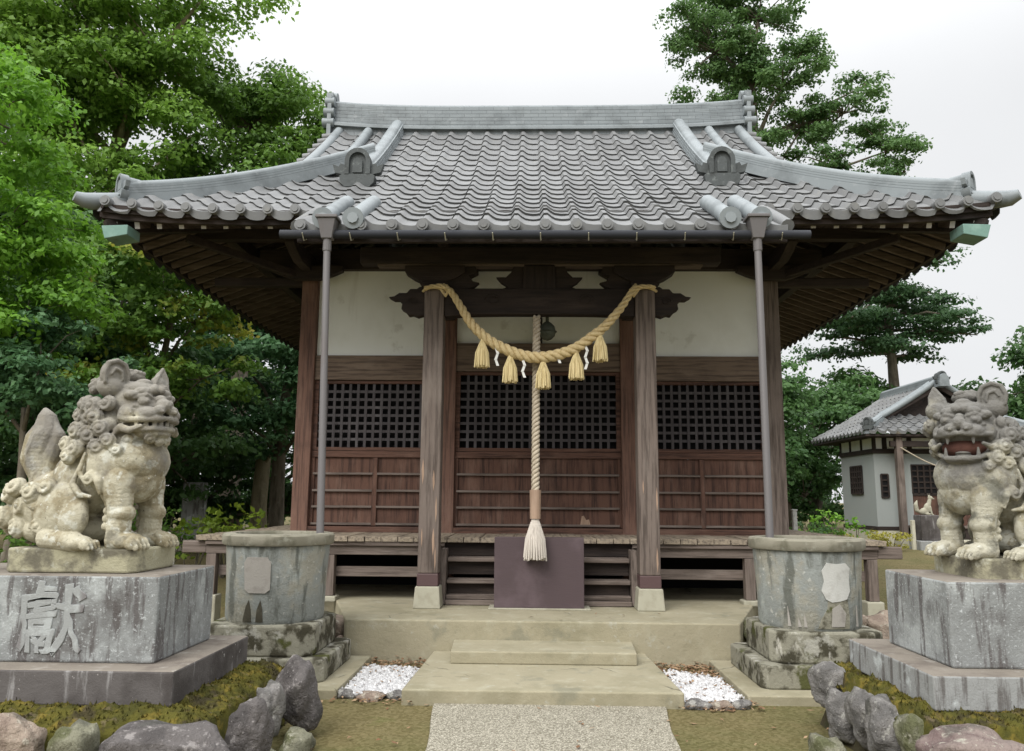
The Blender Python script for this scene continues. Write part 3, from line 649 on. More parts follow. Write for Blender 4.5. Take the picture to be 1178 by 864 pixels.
# ================================================ OFFERING BOX, ROPES, BELL
ob=thing('offering_box','plain purple brown offering box at the foot of the wooden stairs','offering box',(0,9.2,.42))
B('box_body',-.49,.50,9.06,9.28,.44,1.205,BOXM,ob,.01); B('box_front_panel',-.50,.51,9.035,9.058,.436,1.21,BOXM,ob,.004)
B('foot_plate',-.56,.58,8.99,9.29,.42,.435,FOOT,ob,.004)
br=thing('bell_rope','thick twisted bell rope with pale hemp tassel hanging before the purple box','bell rope',(0,8.93,1.0))
def twisted(path,rad,turns,parent,name,m,strands=3,n=160,seg=8):
    P_=[Vector(p) for p in path]
    L=[0]
    for a,b in zip(P_,P_[1:]): L.append(L[-1]+(b-a).length)
    def at(t):
        d=t*L[-1]
        for i in range(len(L)-1):
            if d<=L[i+1]+1e-9: f=(d-L[i])/(L[i+1]-L[i]); return P_[i].lerp(P_[i+1],f)
        return P_[-1]
    q=MB()
    for s in range(strands):
        pts=[];rs=[]
        for i in range(n+1):
            t=i/n; c=at(t); d=(at(min(1,t+.01))-at(max(0,t-.01))).normalized(); sx=d.cross(Vector((0,1,0))).normalized(); sy=d.cross(sx)
            r=rad(t) if callable(rad) else rad; a=2*math.pi*(turns*t+s/strands)
            pts.append(c+(sx*math.cos(a)+sy*math.sin(a))*r*.56); rs.append(r*.5)
        q.tube(pts,rs,seg)
    return q.build(name,m,parent,smooth='all')
twisted([(-.03,9.08,3.785),(-.035,9.02,3.0),(-.04,8.93,1.72)],.046,13,br,'rope',BROPE,n=300)
q=MB(); q.tube([(-.04,8.93,1.74),(-.04,8.93,1.42)],[.065,.06],12); q.build('wooden_sleeve',PINK,br,smooth=True)
def tassel(c,h,r0,r1,m,parent,name='tassel',nst=46,seed=1):
    rr=random.Random(seed); q=MB(); x,y,z=c
    q.tube([(x,y,z),(x,y,z-h*.12),(x,y,z-h*.35)],[r0*.8,r0,r0*.9],10)
    for k in range(nst):
        a=2*math.pi*k/nst*2.4; f=.55+.45*(k%3)/2
        b=(x+r1*f*math.cos(a),y+r1*f*math.sin(a),z-h*rr.uniform(.94,1.03))
        q.tube([(x+r0*.7*math.cos(a),y+r0*.7*math.sin(a),z-h*.08),(x+r1*f*.8*math.cos(a),y+r1*f*.8*math.sin(a),z-h*.5),b],[.006+r1*.06,.006+r1*.075,.003+r1*.05],5)
    q.tube([(x,y,z-h*.1),(x,y,z-h*.9)],[r0*.8,r1*.75],10)
    o=q.build(name,m,parent,smooth=True)
    q=MB(); t=[(x+r0*1.05*math.cos(a),y+r0*1.05*math.sin(a),z-h*.16) for a in np.linspace(0,2*math.pi,13)]; q.tube(t,.008,6); q.build('tie',m,o,smooth=True)
    return o
tassel((-.04,8.93,1.42),.45,.055,.125,HEMP,br,nst=90)
q=MB(); rr=[(.001,3.53),(.05,3.55),(.09,3.59),(.105,3.65),(.09,3.71),(.05,3.75),(.02,3.77),(.02,4.1),(.001,4.1)]; q.lathe(rr,.10,9.30,18); q.tube([(.10+.11*math.cos(a),9.30+.11*math.sin(a),3.645) for a in np.linspace(0,6.283,20)],.008,6); q.tube([(.10,9.30,4.05),(.06,9.2,4.15)],.01,6); q.build('bell',BRONZE,br,smooth=True)
# straw rope: pixel-measured sag, hanging in front of the posts
sh=thing('straw_festoon_rope','thick twisted straw rope sagging between the two porch posts','rope',(0,8.88,3.3))
SP=[(-1.36,8.98,4.10),(-1.25,8.93,4.11),(-1.08,8.9,4.08),(-.93,8.88,3.87),(-.80,8.88,3.66),(-.62,8.88,3.48),(-.44,8.88,3.37),(-.22,8.88,3.28),(-.02,8.88,3.25),(.2,8.88,3.28),(.42,8.88,3.36),(.6,8.88,3.49),(.76,8.88,3.62),(.95,8.88,3.84),(1.10,8.9,4.06),(1.25,8.93,4.11),(1.36,8.97,4.11)]
def smoothp(P_,n=60):
    P_=np.array(P_); t=np.linspace(0,len(P_)-1,n); o=[]
    for a in t:
        i=int(min(a,len(P_)-2)); f=a-i; p0=P_[max(i-1,0)];p1=P_[i];p2=P_[i+1];p3=P_[min(i+2,len(P_)-1)]
        o.append(tuple(.5*((2*p1)+(-p0+p2)*f+(2*p0-5*p1+4*p2-p3)*f*f+(-p0+3*p1-3*p2+p3)*f**3)))
    return o
SPs=smoothp(SP)
twisted(SPs,lambda t:.024+.042*math.sin(math.pi*min(1,max(0,(t-.03)/.94)))**.8,13,sh,'rope_strands',ROPE,n=420,seg=10)
for sg in(-1,1):
    q=MB(); q.tube([(sg*1.25+.15*math.cos(a)*1.0,9.137+.165*math.sin(a),4.10+.01*math.sin(3*a)) for a in np.linspace(0,6.283,28)],.018,8); q.tube([(sg*1.13,8.93,4.13),(sg*1.06,8.87,4.05),(sg*1.10,8.91,3.99),(sg*1.16,8.95,4.08)],.02,8); q.build('knot_cord',ROPE,sh,smooth=True)
def ropez(x):
    return min(SPs,key=lambda p:abs(p[0]-x))[2]
for k,x in enumerate((-.66,-.335,.045,.425,.70)):
    tassel((x,8.87,ropez(x)-.035),.33,.022,.085,STRAW,sh,'straw_tassel',60,seed=k)
for k,(x,l) in enumerate(((-.49,.20),(-.18,.22),(.225,.08),(.54,.27))):
    z=ropez(x)-.03; q=MB(); d=0
    for j in range(max(1,round(l/.07))):
        o_=.014*(1 if j%2 else -1); q.hexa([(x-.014+o_,8.865,z-.07*j),(x+.014+o_,8.865,z-.07*j),(x+.014+o_,8.868,z-.07*j),(x-.014+o_,8.868,z-.07*j)],[(x-.016-o_,8.855,z-.07*(j+1)-.012),(x+.016-o_,8.855,z-.07*(j+1)-.012),(x+.016-o_,8.858,z-.07*(j+1)-.012),(x-.016-o_,8.858,z-.07*(j+1)-.012)])
    q.build('paper_streamer',PAPER,sh)

# ================================================ RAIN BASINS
def basin(sg,lab,patch):
    X=sg*2.47;Y=7.5
    t=thing('rain_basin',lab,'stone basin',(X,Y,0),'round rain basins beside the porch')
    def sq(a,b,y0,y1,ch): # inner edge a, outer b
        xa,xb=sorted((a,b)); return [(xa+ch,y0),(xb-ch,y0),(xb,y0+ch),(xb,y1-ch),(xb-ch,y1),(xa+ch,y1),(xa,y1-ch),(xa,y0+ch)]
    MB().slab(sq(sg*1.68,sg*3.3,6.72,8.15,.01),-.02,.075).build('ground_ledge',CONC,t,bevel=.01)
    MB().slab(sq(sg*1.86,sg*3.1,6.94,8.05,.06),.075,.265).build('lower_tier',TIER,t,bevel=.014)
    MB().slab(sq(sg*1.985,sg*2.965,7.02,7.97,.11),.265,.53).build('upper_tier',TIER,t,bevel=.02)
    wob=lambda a,z:1+.012*math.cos(6*a+.4)+.004*math.sin(9*a+z*5)
    MB().lathe([(.43,.53),(.445,.56),(.455,.9),(.475,1.2),(.36,1.2),(.35,1.0),(.001,.98)],X,Y,48,wob).build('basin_body',BASIN,t,smooth=True)
    MB().lathe([(.475,1.203),(.50,1.205),(.51,1.22),(.512,1.29),(.50,1.305),(.40,1.308),(.385,1.29),(.385,1.203)],X,Y,48,lambda a,z:1+.01*math.cos(6*a+.4)+.006*math.sin(17*a)).build('basin_rim',RIMM,t,smooth=True)
    MB().lathe([(.38,1.15),(.001,1.16)],X,Y,32).build('water_surface',mat('dark_water',(.03,.035,.03),bump=(),rough=.1,spec=.5),t)
    # panel on the face towards the path
    def onface(poly,r0,r1,name,m,ac):
        # poly (arc metres, z)
        n=len(poly); q=MB(); V=[]
        cen=(sum(p[0] for p in poly)/n,sum(p[1] for p in poly)/n)
        def P(a,z,r): an=ac+a/.46; w_=wob(an,z)*(1+0); rad=np.interp(z,[.53,.56,.9,1.2],[.43,.445,.455,.475])*w_+r; return (X+rad*math.cos(an),Y+rad*math.sin(an),z)
        den=[]
        for i in range(n):
            a,b=poly[i],poly[(i+1)%n]
            for k in range(4): den.append((a[0]+(b[0]-a[0])*k/4,a[1]+(b[1]-a[1])*k/4))
        n=len(den)
        rings=[1,.66,.33]
        V=[P(*p,r0) for p in den]
        for f in rings: V+=[P(cen[0]+(p[0]-cen[0])*f,cen[1]+(p[1]-cen[1])*f,r1) for p in den]
        V.append(P(*cen,r1))
        fs=[]
        for k in range(3): fs+=[(k*n+i,k*n+(i+1)%n,(k+1)*n+(i+1)%n,(k+1)*n+i) for i in range(n)]
        fs+=[(3*n+i,3*n+(i+1)%n,4*n) for i in range(n)]
        q.add(V,fs); q.build(name,m,t,smooth=True)
    ac=R(-90)+(R(-3) if sg<0 else R(12))
    a0=-.01
    onface(([(-.10,.80),(-.05,.775),(.03,.785),(.09,.80),(.125,.87),(.112,.96),(.122,1.06),(.08,1.105),(.0,1.10),(-.085,1.11),(-.13,1.04),(-.112,.95),(-.135,.87)] if sg>0 else [(a0-.11,.83),(a0-.07,.80),(a0+.08,.80),(a0+.12,.83),(a0+.12,1.06),(a0+.09,1.11),(a0-.09,1.11),(a0-.12,1.06)]),-.01,.012,'face_panel',PATCH if sg>0 else PATCHG,ac)
    if sg>0:
        onface([(-.18,.55),(-.14,.64),(-.09,.72),(-.08,.81),(0,.79),(.1,.8),(.12,.66),(.12,.55)],-.01,.006,'broken_patch',TIER,ac)
        onface([(-.06,.57),(-.05,.72),(.02,.76),(.08,.68),(.06,.57)],-.01,.010,'broken_face',PATCHG,ac)
        for aa,hg in((-.42,.17),(-.33,.08),(-.28,.12),(.24,.18)):
            onface([(aa-.013,.56),(aa+.016,.56),(aa+.004,.56+hg*.55),(aa-.009,.56+hg),(aa-.012,.56+hg*.5)],-.01,.005,'lime_streak',PATCHG,ac)
    else:
        onface([(-.14,.55),(-.11,.68),(-.08,.74),(-.06,.66),(-.05,.55)],-.01,.004,'damp_stain',DAMP,ac)
        onface([(-.01,.55),(0,.66),(.03,.74),(.05,.66),(.06,.55)],-.01,.004,'damp_stain',DAMP,ac)
basin(-1,'rain basin with smooth grey panel and two damp stains, near the warm beige lion','grey')
basin(1,'grey rain basin with broken face and white patch, beside the dark faced lion','white')

# ================================================ LION PEDESTALS
def pedestal(sg,lab,X0,X1,Y0,Y1,z0,z1,z2,m1,m2):
    t=thing('stone_pedestal',lab,'pedestal',(sg*(X0+X1)/2,(Y0+Y1)/2,z0),'stone pedestals under the lions')
    a,b=sorted((sg*X0,sg*X1))
    base=B('base_course',*sorted((sg*(X0-.22),sg*(X1+.22))),Y0-.2,Y1+.17,z0,z1,m2,t,.012)
    blk=B('upper_block',a,b,Y0,Y1,z1,z2,m1,t,.014)
    for ob_ in(base,blk):
        ob_.data.materials.append(GTOP)
        for pf in ob_.data.polygons:
            if pf.normal.z>.5: pf.material_index=1
    return t,blk
pl,blkL=pedestal(-1,'streaked granite pedestal carved with a large character under the warm beige lion',2.415,4.02,5.0,5.87,.41,.613,1.14,GRAN,GRAND)
pr,blkR=pedestal(1,'plain grey granite pedestal without carving under the open mouthed lion',2.465,4.1,5.0,5.86,.45,.648,1.16,GRAN,GRANR)
fc=bpy.data.curves.new('carved_character','FONT'); fc.body='獻'; fc.size=.50; fc.extrude=.006; fc.bevel_depth=.005; fc.offset=.003
fo=bpy.data.objects.new('tmp',fc); COL.objects.link(fo); bpy.context.view_layer.update()
me=bpy.data.meshes.new_from_object(fo.evaluated_get(bpy.context.evaluated_depsgraph_get()))
bpy.data.objects.remove(fo)
vs=np.array([v.co for v in me.vertices]); mn,mx=vs.min(0),vs.max(0)
wd=.43;hg=.44
for v in me.vertices:
    x=(v.co.x-mn[0])/(mx[0]-mn[0]);y=(v.co.y-mn[1])/(mx[1]-mn[1]);wb=.010*math.sin(9*x+5*y)+.005*math.sin(23*y-11*x)
    v.co=Vector((-3.30+x*wd+wb,5.0-v.co.z*1.0+.004,.655+y*hg+wb))-WL(blkL)
me.materials.clear(); me.materials.append(mat('carved_granite',(.29,.30,.295),[((.42,.445,.44),9,.5,.64,.7),((.12,.1,.1),4,.55,.68,.7,STRK)],bump=((90,.6),),rough=.85))
co=bpy.data.objects.new('carved_character',me); COL.objects.link(co); co.parent=blkL

# ================================================ LIONS
def ico(sub=2):
    bm=bmesh.new(); bmesh.ops.create_icosphere(bm,subdivisions=sub,radius=1); v=np.array([q.co for q in bm.verts]); f=[tuple(x.index for x in q.verts) for q in bm.faces]; bm.free(); return v,f
I1=ico(1);I2=ico(2);I3=ico(3)
class Blob:
    def __init__(s): s.V=[];s.F=[];s.n=0
    def ell(s,c,r,rot=None,src=None):
        src=src or (I3 if max(r)>.07 else I2 if max(r)>.02 else I1)
        v=src[0]*np.array(r)
        if rot is not None: v=v@np.array(Matrix.Rotation(rot[0],3,rot[1]).transposed()) if not isinstance(rot,np.ndarray) else v@rot.T
        v=v+np.array(c); s.V.append(v); s.F+=[tuple(i+s.n for i in f) for f in src[1]]; s.n+=len(v)
    def cap(s,a,b,ra,rb,sq=1.):
        a=np.array(a,float);b=np.array(b,float);L=np.linalg.norm(b-a); k=max(2,int(L/(min(ra,rb)*.35))+1)
        for i in range(k+1):
            t=i/k; r=ra+(rb-ra)*t; s.ell(a+(b-a)*t,(r,r,r),src=I2 if r>.02 else I1)
    def chain(s,pts,rads):
        for (a,b,ra,rb) in zip(pts,pts[1:],rads,rads[1:]): s.cap(a,b,ra,rb)
    def curl(s,c,nrm,r,turns=1.6,hand=1):
        c=np.array(c,float);nrm=np.array(nrm,float);nrm/=np.linalg.norm(nrm)
        a=np.cross(nrm,[0,0,1.]); a= a/np.linalg.norm(a) if np.linalg.norm(a)>.1 else np.array([1.,0,0]); b=np.cross(nrm,a)
        M=np.stack([a,b,nrm],1); s.ell(c,(r,r,r*.62),M)
        k=int(16*turns)
        for i in range(k+1):
            t=i/k; an=hand*2*math.pi*turns*t; rr=r*(.84*(1-t)); h=r*(.34+.34*t)
            s.ell(c+(a*math.cos(an)+b*math.sin(an))*rr+nrm*h,(r*.25*(1.1-.35*t),)*3,src=I1)
        s.ell(c+nrm*r*.64,(r*.27,)*3,src=I1)
    def xf(s,i0,M,off):
        for i in range(i0,len(s.V)): s.V[i]=s.V[i]@M.T+np.array(off)
    def mesh(s,name,vox,sx,scale,m,parent,sm=2,off=(0,0,0)):
        V=np.concatenate(s.V)*scale*np.array([sx,1,1])+np.array(off); me=bpy.data.meshes.new(name); Fc=s.F if sx>0 else [f[::-1] for f in s.F]
        me.from_pydata(V.tolist(),[],Fc); o=bpy.data.objects.new('tmp',me); COL.objects.link(o)
        r=o.modifiers.new('r','REMESH'); r.mode='VOXEL'; r.voxel_size=vox; r.use_smooth_shade=True
        if sm: k=o.modifiers.new('s','SMOOTH'); k.factor=.5; k.iterations=sm
        bpy.context.view_layer.update()
        m2=bpy.data.meshes.new_from_object(o.evaluated_get(bpy.context.evaluated_depsgraph_get())); bpy.data.objects.remove(o)
        m2.name=name; m2.materials.clear(); m2.materials.append(m); m2.shade_smooth()
        o=bpy.data.objects.new(name,m2); COL.objects.link(o); o.parent=parent; return o
def lion(sg,lab,loc,yaw,headyaw,openm,m,scale):
    t=thing('lion_statue',lab,'lion statue',loc,'guardian lion statues'); t.rotation_euler.z=yaw
    b=Blob()
    # torso (faces +x, camera side is -y)
    b.ell((.22,0,.56),(.23,.24,.25)); b.ell((.29,0,.47),(.15,.19,.17)); b.ell((.10,0,.58),(.22,.23,.27)); b.ell((-.06,0,.45),(.24,.22,.24)); b.ell((-.24,0,.28),(.26,.25,.25)); b.ell((-.2,0,.12),(.3,.25,.12))
    b.ell((.12,0,.82),(.20,.22,.20)); b.ell((.2,0,.72),(.19,.21,.2)); b.ell((.25,0,.58),(.22,.255,.2))
    for s in(-1,1):
        b.ell((.18,s*.17,.55),(.15,.1,.2)); b.ell((.26,s*.17,.42),(.115,.10,.16))
        b.cap((.27,s*.175,.42),(.30,s*.175,.22),.095,.078); b.ell((.305,s*.175,.235),(.088,.085,.07)); b.cap((.30,s*.175,.2),(.29,s*.175,.06),.075,.08)
        b.ell((.34,s*.175,.055),(.12,.092,.06))
        for k in range(4):
            y=s*.175+(k-1.5)*.043; b.ell((.425,y,.045),(.045,.026,.042)); b.ell((.462,y,.022),(.022,.012,.024)); b.ell((.39,y,.082),(.03,.018,.02))
        # elbow feathers along the back of the leg
        for k in range(6): b.ell((.222-.002*k,s*(.185),.40-.05*k),(.03,.035,.03)); 
        b.chain([(.13,s*.25,.50),(.19,s*.27,.44),(.2,s*.265,.36)],[.02,.03,.012]); b.curl((.12,s*.255,.46),(0,s,0),.05)
        # haunch and hind foot
        b.ell((-.10,s*.21,.24),(.19,.09,.19)); b.ell((.0,s*.235,.2),(.11,.07,.13)); b.cap((-.15,s*.24,.07),(.07,s*.27,.05),.075,.062)
        b.ell((.1,s*.27,.045),(.08,.075,.05))
        for k in range(4): y=s*.27+(k-1.5)*.036; b.ell((.165,y,.035),(.036,.021,.034)); b.ell((.195,y,.016),(.016,.01,.018))
        # flank scrolls
        b.chain([(.02,s*.24,.52),(-.01,s*.245,.42),(.05,s*.25,.35),(.13,s*.25,.34)],[.014,.022,.022,.012])
        b.chain([(.06,s*.245,.62),(.03,s*.25,.50),(.1,s*.26,.41)],[.012,.02,.01])
        b.curl((-.3,s*.23,.36),(-.2,s,.3),.075,hand=s); b.curl((-.4,s*.17,.28),(-.6,s,.2),.075,hand=-s); b.curl((-.42,s*.18,.13),(-.6,s,0),.07,hand=s); b.curl((-.22,s*.24,.14),(0,s,.1),.06,hand=s)
        b.curl((-.18,s*.25,.40),(0,s,.4),.06,hand=-s); b.chain([(-.35,s*.2,.3),(-.25,s*.245,.27),(-.16,s*.26,.3)],[.03,.032,.012])
    # necklace line
    b.chain([(.20+.24*math.sin(a)*.92,.25*math.cos(a),.60-.10*math.sin(a)) for a in np.linspace(.25,2.9,14)],[.011]*14)
    # chest curls
    for s in (-1,1): b.ell((.37,s*.06,.47),(.07,.07,.06))
    # tail: flame with lobes
    b.chain([(-.40,0,.3),(-.41,0,.47),(-.465,0,.62),(-.42,0,.76),(-.43,0,.87),(-.45,0,.935)],[.12,.09,.105,.10,.065,.02])
    b.chain([(-.44,0,.45),(-.53,0,.60),(-.52,0,.74),(-.46,0,.88)],[.06,.065,.055,.02]); b.chain([(-.40,0,.5),(-.37,0,.62),(-.34,0,.75),(-.38,0,.86)],[.06,.07,.055,.018])
    for s in(-1,1): b.chain([(-.42,s*.08,.45),(-.48,s*.105,.62),(-.44,s*.09,.76),(-.44,s*.04,.88)],[.012,.014,.013,.007])
    b.ell((-.38,0,.25),(.2,.2,.2)); b.curl((-.57,0,.33),(-1,0,.4),.09); b.curl((-.6,0,.16),(-1,0,0),.09,hand=-1); b.curl((-.53,-.12,.36),(-.6,-1,.4),.08); b.curl((-.55,-.14,.20),(-.6,-1,0),.08,hand=-1); b.curl((-.45,-.19,.40),(-.2,-1,.5),.07); b.curl((-.53,.12,.3),(-.6,1,.4),.08)
    # head in its own frame
    i0=len(b.V)
    E=b.ell
    E((-.03,0,.02),(.18,.18,.165)); E((.06,0,-.02),(.15,.155,.13)); E((.0,0,.12),(.13,.13,.06))
    for s in(-1,1):
        E((.135,s*.062,.095),(.055,.06,.036)); E((.11,s*.125,.075),(.05,.045,.03)); E((.165,s*.025,.11),(.035,.03,.03))
        E((.162,s*.080,.036),(.038,.040,.034)); E((.193,s*.083,.036),(.016,.016,.016),None,I1)
        b.chain([(.17,s*.035,.02),(.175,s*.08,-.002),(.14,s*.125,.01)],[.012,.014,.012]); b.chain([(.175,s*.035,.062),(.18,s*.08,.075),(.14,s*.13,.055)],[.014,.016,.012])
        E((.255,s*.045,-.02),(.034,.038,.032)); E((.285,s*.045,-.03),(.014,.014,.012),None,I1); E((.19,s*.075,-.04),(.075,.06,.045)); E((.09,s*.14,-.04),(.06,.04,.06))
        up_=.0 if not openm else .015
        b.chain([(.265,s*.01,-.068+up_),(.255,s*.06,-.07+up_),(.21,s*.115,-.075+up_),(.13,s*.155,-.075+up_*1.5),(.07,s*.165,-.06+up_*2)],[.018,.022,.02,.018,.02])
        # ears
        E((-.03,s*.16,.13),(.07,.08,.07))
        if s<0: E((-.02,s*.16,.20),(.045,.082,.09)); b.chain([(.012,s*.09,.15),(.018,s*.085,.21),(.018,s*.11,.265),(.014,s*.16,.285),(.01,s*.215,.265),(.008,s*.238,.21),(.01,s*.23,.15)],[.013,.016,.017,.017,.017,.016,.013]); b.chain([(.028,s*.13,.17),(.03,s*.14,.22),(.028,s*.18,.235),(.024,s*.20,.20)],[.010,.012,.011,.008])
        else: E((-.02,s*.155,.18),(.04,.055,.065)); E((-.02,s*.17,.22),(.028,.04,.055)); b.chain([(.005,s*.105,.16),(.0,s*.13,.22),(-.01,s*.175,.285),(.0,s*.20,.22),(.01,s*.20,.15)],[.014,.015,.012,.015,.014]); b.curl((.01,s*.165,.15),(1,s*.1,0),.035,hand=s)
        # whisker scrolls
        b.chain([(.2,s*.12,-.115),(.15,s*.16,-.14),(.09,s*.17,-.12),(.05,s*.185,-.16)],[.014,.022,.024,.014])
    E((.235,0,.01),(.055,.045,.045)); E((.2,0,.05),(.05,.03,.03)); E((.15,0,.115),(.03,.03,.04)); E((.05,0,.165),(.05,.05,.03))
    if openm:
        E((.02,0,-.14),(.13,.13,.06)); E((.12,0,-.215),(.125,.115,.032)); b.chain([(.06,-.165,-.09),(.11,-.16,-.165),(.20,-.09,-.205),(.235,0,-.21),(.20,.09,-.205),(.11,.16,-.165),(.06,.165,-.09)],[.018,.018,.018,.019,.018,.018,.018])
        for s in(-1,1): b.cap((.225,s*.07,-.065),(.228,s*.072,-.115),.019,.008); b.cap((.2,s*.09,-.18),(.2,s*.09,-.14),.014,.007)
        for k in range(5): E((.15,(k-2)*.038,-.255),(.03,.022,.02)); 
        E((.12,0,-.17),(.09,.06,.016))
    else:
        E((.1,0,-.15),(.13,.125,.055)); E((.17,0,-.155),(.085,.095,.035)); b.chain([(.07,-.15,-.13),(.15,-.135,-.135),(.235,-.07,-.13),(.252,0,-.13),(.235,.07,-.13),(.15,.135,-.135),(.07,.15,-.13)],[.018,.017,.019,.02,.019,.017,.018])
        for s in(-1,1):
            for k,(x,y) in enumerate(((.245,.02),(.235,.055),(.205,.09),(.165,.12))): E((x,s*y,-.10),(.016,.015,.021 if k!=1 else .03))
            b.curl((.2,s*.055,-.185),(1,s*.4,-.4),.035,hand=s); b.curl((.11,s*.12,-.19),(.6,s,-.3),.04,hand=s)
        b.curl((.21,0,-.20),(1,0,-.5),.03)
    # mane: rows of curls round the head
    for ri,(xr,rad,rc,a0,a1,n) in enumerate(((.015,.205,.05,-62,152,7),(-.075,.225,.062,-72,160,7),(-.165,.215,.066,-65,158,7))):
        for s in(-1,1):
            for k in range(n):
                a=R(a0+(a1-a0)*k/(n-1)); # angle from +y axis downward/upward
                if math.degrees(a)>(22 if ri==0 else 95) : continue
                y=math.cos(a)*rad; z=math.sin(a)*rad*1.02
                if y<.01 and s>0: continue
                a_=a if True else 0
                b.curl((xr,s*y,z-.01),(.25-.3*ri,s*math.cos(a),math.sin(a)),rc,turns=1.7,hand=s if k%2 else -s)
    hM=np.array(Matrix.Rotation(-headyaw,3,'Z')@Matrix.Rotation(R(-2),3,'Y'))
    b.xf(i0,hM*1.13,(.24,0,.925))
    # mane on the neck and shoulders (body frame), camera side and far side
    for s in(-1,1):
        for (x,z,r,y) in ((.10,.86,.062,.235),(.16,.78,.06,.25),(.22,.70,.055,.25),(.28,.64,.045,.24),(-.06,.60,.06,.235),(.02,.86,.07,.17),(-.06,.77,.07,.17),(.06,.74,.07,.215),(-.10,.88,.065,.09),(-.13,.68,.065,.16),(-.02,.65,.065,.225),(.14,.66,.06,.235)):
            b.curl((x,s*y,z),(-.4 if x<0 else .1,s,.1),r,turns=1.7,hand=s)
    for z in(.95,.84,.73): b.curl((-.10-.07*(.95-z)/.2,0,z),(-1,0,.3),.075)
    body=b.mesh('lion_body',.0055,sg,scale,m,t,sm=0)
    if openm:
        q=Blob(); q.ell((.08,0,-.135),(.125,.135,.07)); q.xf(0,hM*1.13,(.24,0,.925)); q.mesh('red_mouth',.008,sg,scale,MOUTH,t,sm=1)
    return t
L1=lion(1,'warm beige stone lion with closed mouth and raised flame tail on the carved pedestal',(-3.10,5.43,1.285),R(-6),R(20),False,LIONL,1.02)
L2=lion(-1,'dark faced stone lion with open red mouth and fang on the uncarved pedestal',(3.11,5.45,1.275),R(8),R(44),True,LIONR,.93)
# the carved slab under each lion is part of the statue
for t,lx0,lx1 in((L1,-3.53,-2.65),(L2,2.76,3.75)):
    yaw=t.rotation_euler.z; q=MB(); Z=t.location.z; X=t.location.x; Y=t.location.y
    q.slab([(lx0-X+.05,-.29),(lx1-X-.05,-.29),(lx1-X,-.24),(lx1-X,.29),(lx0-X,.29),(lx0-X,-.24)],-.143 if t is L1 else -.128,.012)
    me_parent=t
    me=bpy.data.meshes.new('statue_slab'); me.from_pydata(q.v,[],q.f); me.materials.append(SLABM); o=bpy.data.objects.new('statue_slab',me); COL.objects.link(o); o.parent=t; o.rotation_euler.z=-yaw
    bv=o.modifiers.new('b','BEVEL'); bv.width=.014; bv.segments=2

# ================================================ BOULDER BANKS
def boulder(c,r,m,lab,seed,rot=0,group='boulders edging the mossy banks',flat=.0,name='boulder'):
    rr=random.Random(seed); off=Vector((seed*3.7,seed*1.3,0)); v,f=I3 if max(r)<.1 else ico(4)
    q=[]; PLN=[(Vector((rr.gauss(0,1),rr.gauss(0,1),rr.gauss(0,1))).normalized(),rr.uniform(.70,.95)) for _ in range(11)]
    for p in v:
        p=Vector(p)
        for pn,pd in PLN:
            dd=p.dot(pn)-pd
            if dd>0: p=p-pn*dd*.85
        n1=mnoise.noise(p*1.1+off)*.34+mnoise.noise(p*2.7+off)*.14-abs(mnoise.noise(p*2.1-off))*.16+mnoise.noise(p*7+off)*.035
        p=p*(1+n1); p=Vector([math.copysign(abs(k)**.86,k) for k in p]); p=Vector((p.x*r[0],p.y*r[1],p.z*r[2])); p.rotate(Matrix.Rotation(rot,3,'Y')); q.append(p)
    me=bpy.data.meshes.new(name); me.from_pydata(q,[],f); me.materials.append(m); me.shade_smooth()
    o=bpy.data.objects.new(name,me); COL.objects.link(o); o.location=c; return tag(o,lab,'rock',group)
def bank(sg,X0,X1,Y0,Y1,z):
    q=MB(); a,b=sorted((sg*X0,sg*X1)); q.hexa([(a-.14,Y0-.12,-.03),(b+.14,Y0-.12,-.03),(b+.14,Y1+.12,-.03),(a-.14,Y1+.12,-.03)],[(a,Y0,z-.05),(b,Y0,z-.05),(b,Y1,z-.05),(a,Y1,z-.05)]); q.build('earth_bank',EARTH)['kind']='structure'
bank(-1,2.0,4.4,4.62,6.15,.40); bank(1,2.20,4.5,4.66,6.1,.44)
def mossbed(sg,xi,y0,y1,z,lab,wid=.32,wf=.34):
    # lumpy cushion round the pedestal base: grid with noise height, sloping to the outside
    q=MB(); nx,ny=150,120; X0,X1=xi-wid,4.6; Ya,Yb=y0-wf,y1+.3
    V=[]
    for j in range(ny+1):
        for i in range(nx+1):
            x=X0+(X1-X0)*i/nx; y=Ya+(Yb-Ya)*j/ny
            d=max(0,xi-x,y0-y,y-y1)
            p=Vector((x*sg,y,0)); h=z+.012-.9*d*d-.10*d+.035*mnoise.noise(p*6)+.02*mnoise.noise(p*19)+.014*mnoise.noise(p*45)
            if max(0,xi-x)>wid-.06 or max(0,y0-y)>wf-.07: h-=.10+.1*mnoise.noise(p*9)
            if d>.26: h-= (d-.26)*3
            V.append((sg*x,y,h))
    n=nx+1
    q.add(V,[(j*n+i,j*n+i+1,(j+1)*n+i+1,(j+1)*n+i) for j in range(ny) for i in range(nx)])
    # tufts
    rr=random.Random(4)
    for k in range(9000):
        i=rr.randrange(len(V)); x,y,h=V[i]; ax=abs(x)
        if ax>xi+.02 and y0+.02<y<y1-.02: continue
        a=rr.uniform(0,6.28); r=rr.uniform(.006,.012); hh_=rr.uniform(.008,.022)
        x+=rr.uniform(-.01,.01); y+=rr.uniform(-.01,.01)
        q.add([(x+r*math.cos(a),y+r*math.sin(a),h-.004),(x-r*math.cos(a),y-r*math.sin(a),h-.004),(x+rr.uniform(-.01,.01),y+rr.uniform(-.01,.01),h+hh_)],[(0,1,2)])
    o=q.build('moss',MOSS,smooth='all',fix=False); o['kind']='stuff'; o['label']=lab
mossbed(-1,2.19,4.8,6.04,.41,'olive moss covering the bank around the carved pedestal'); mossbed(1,2.245,4.8,6.03,.45,'olive moss covering the bank around the plain pedestal',.17,.26)
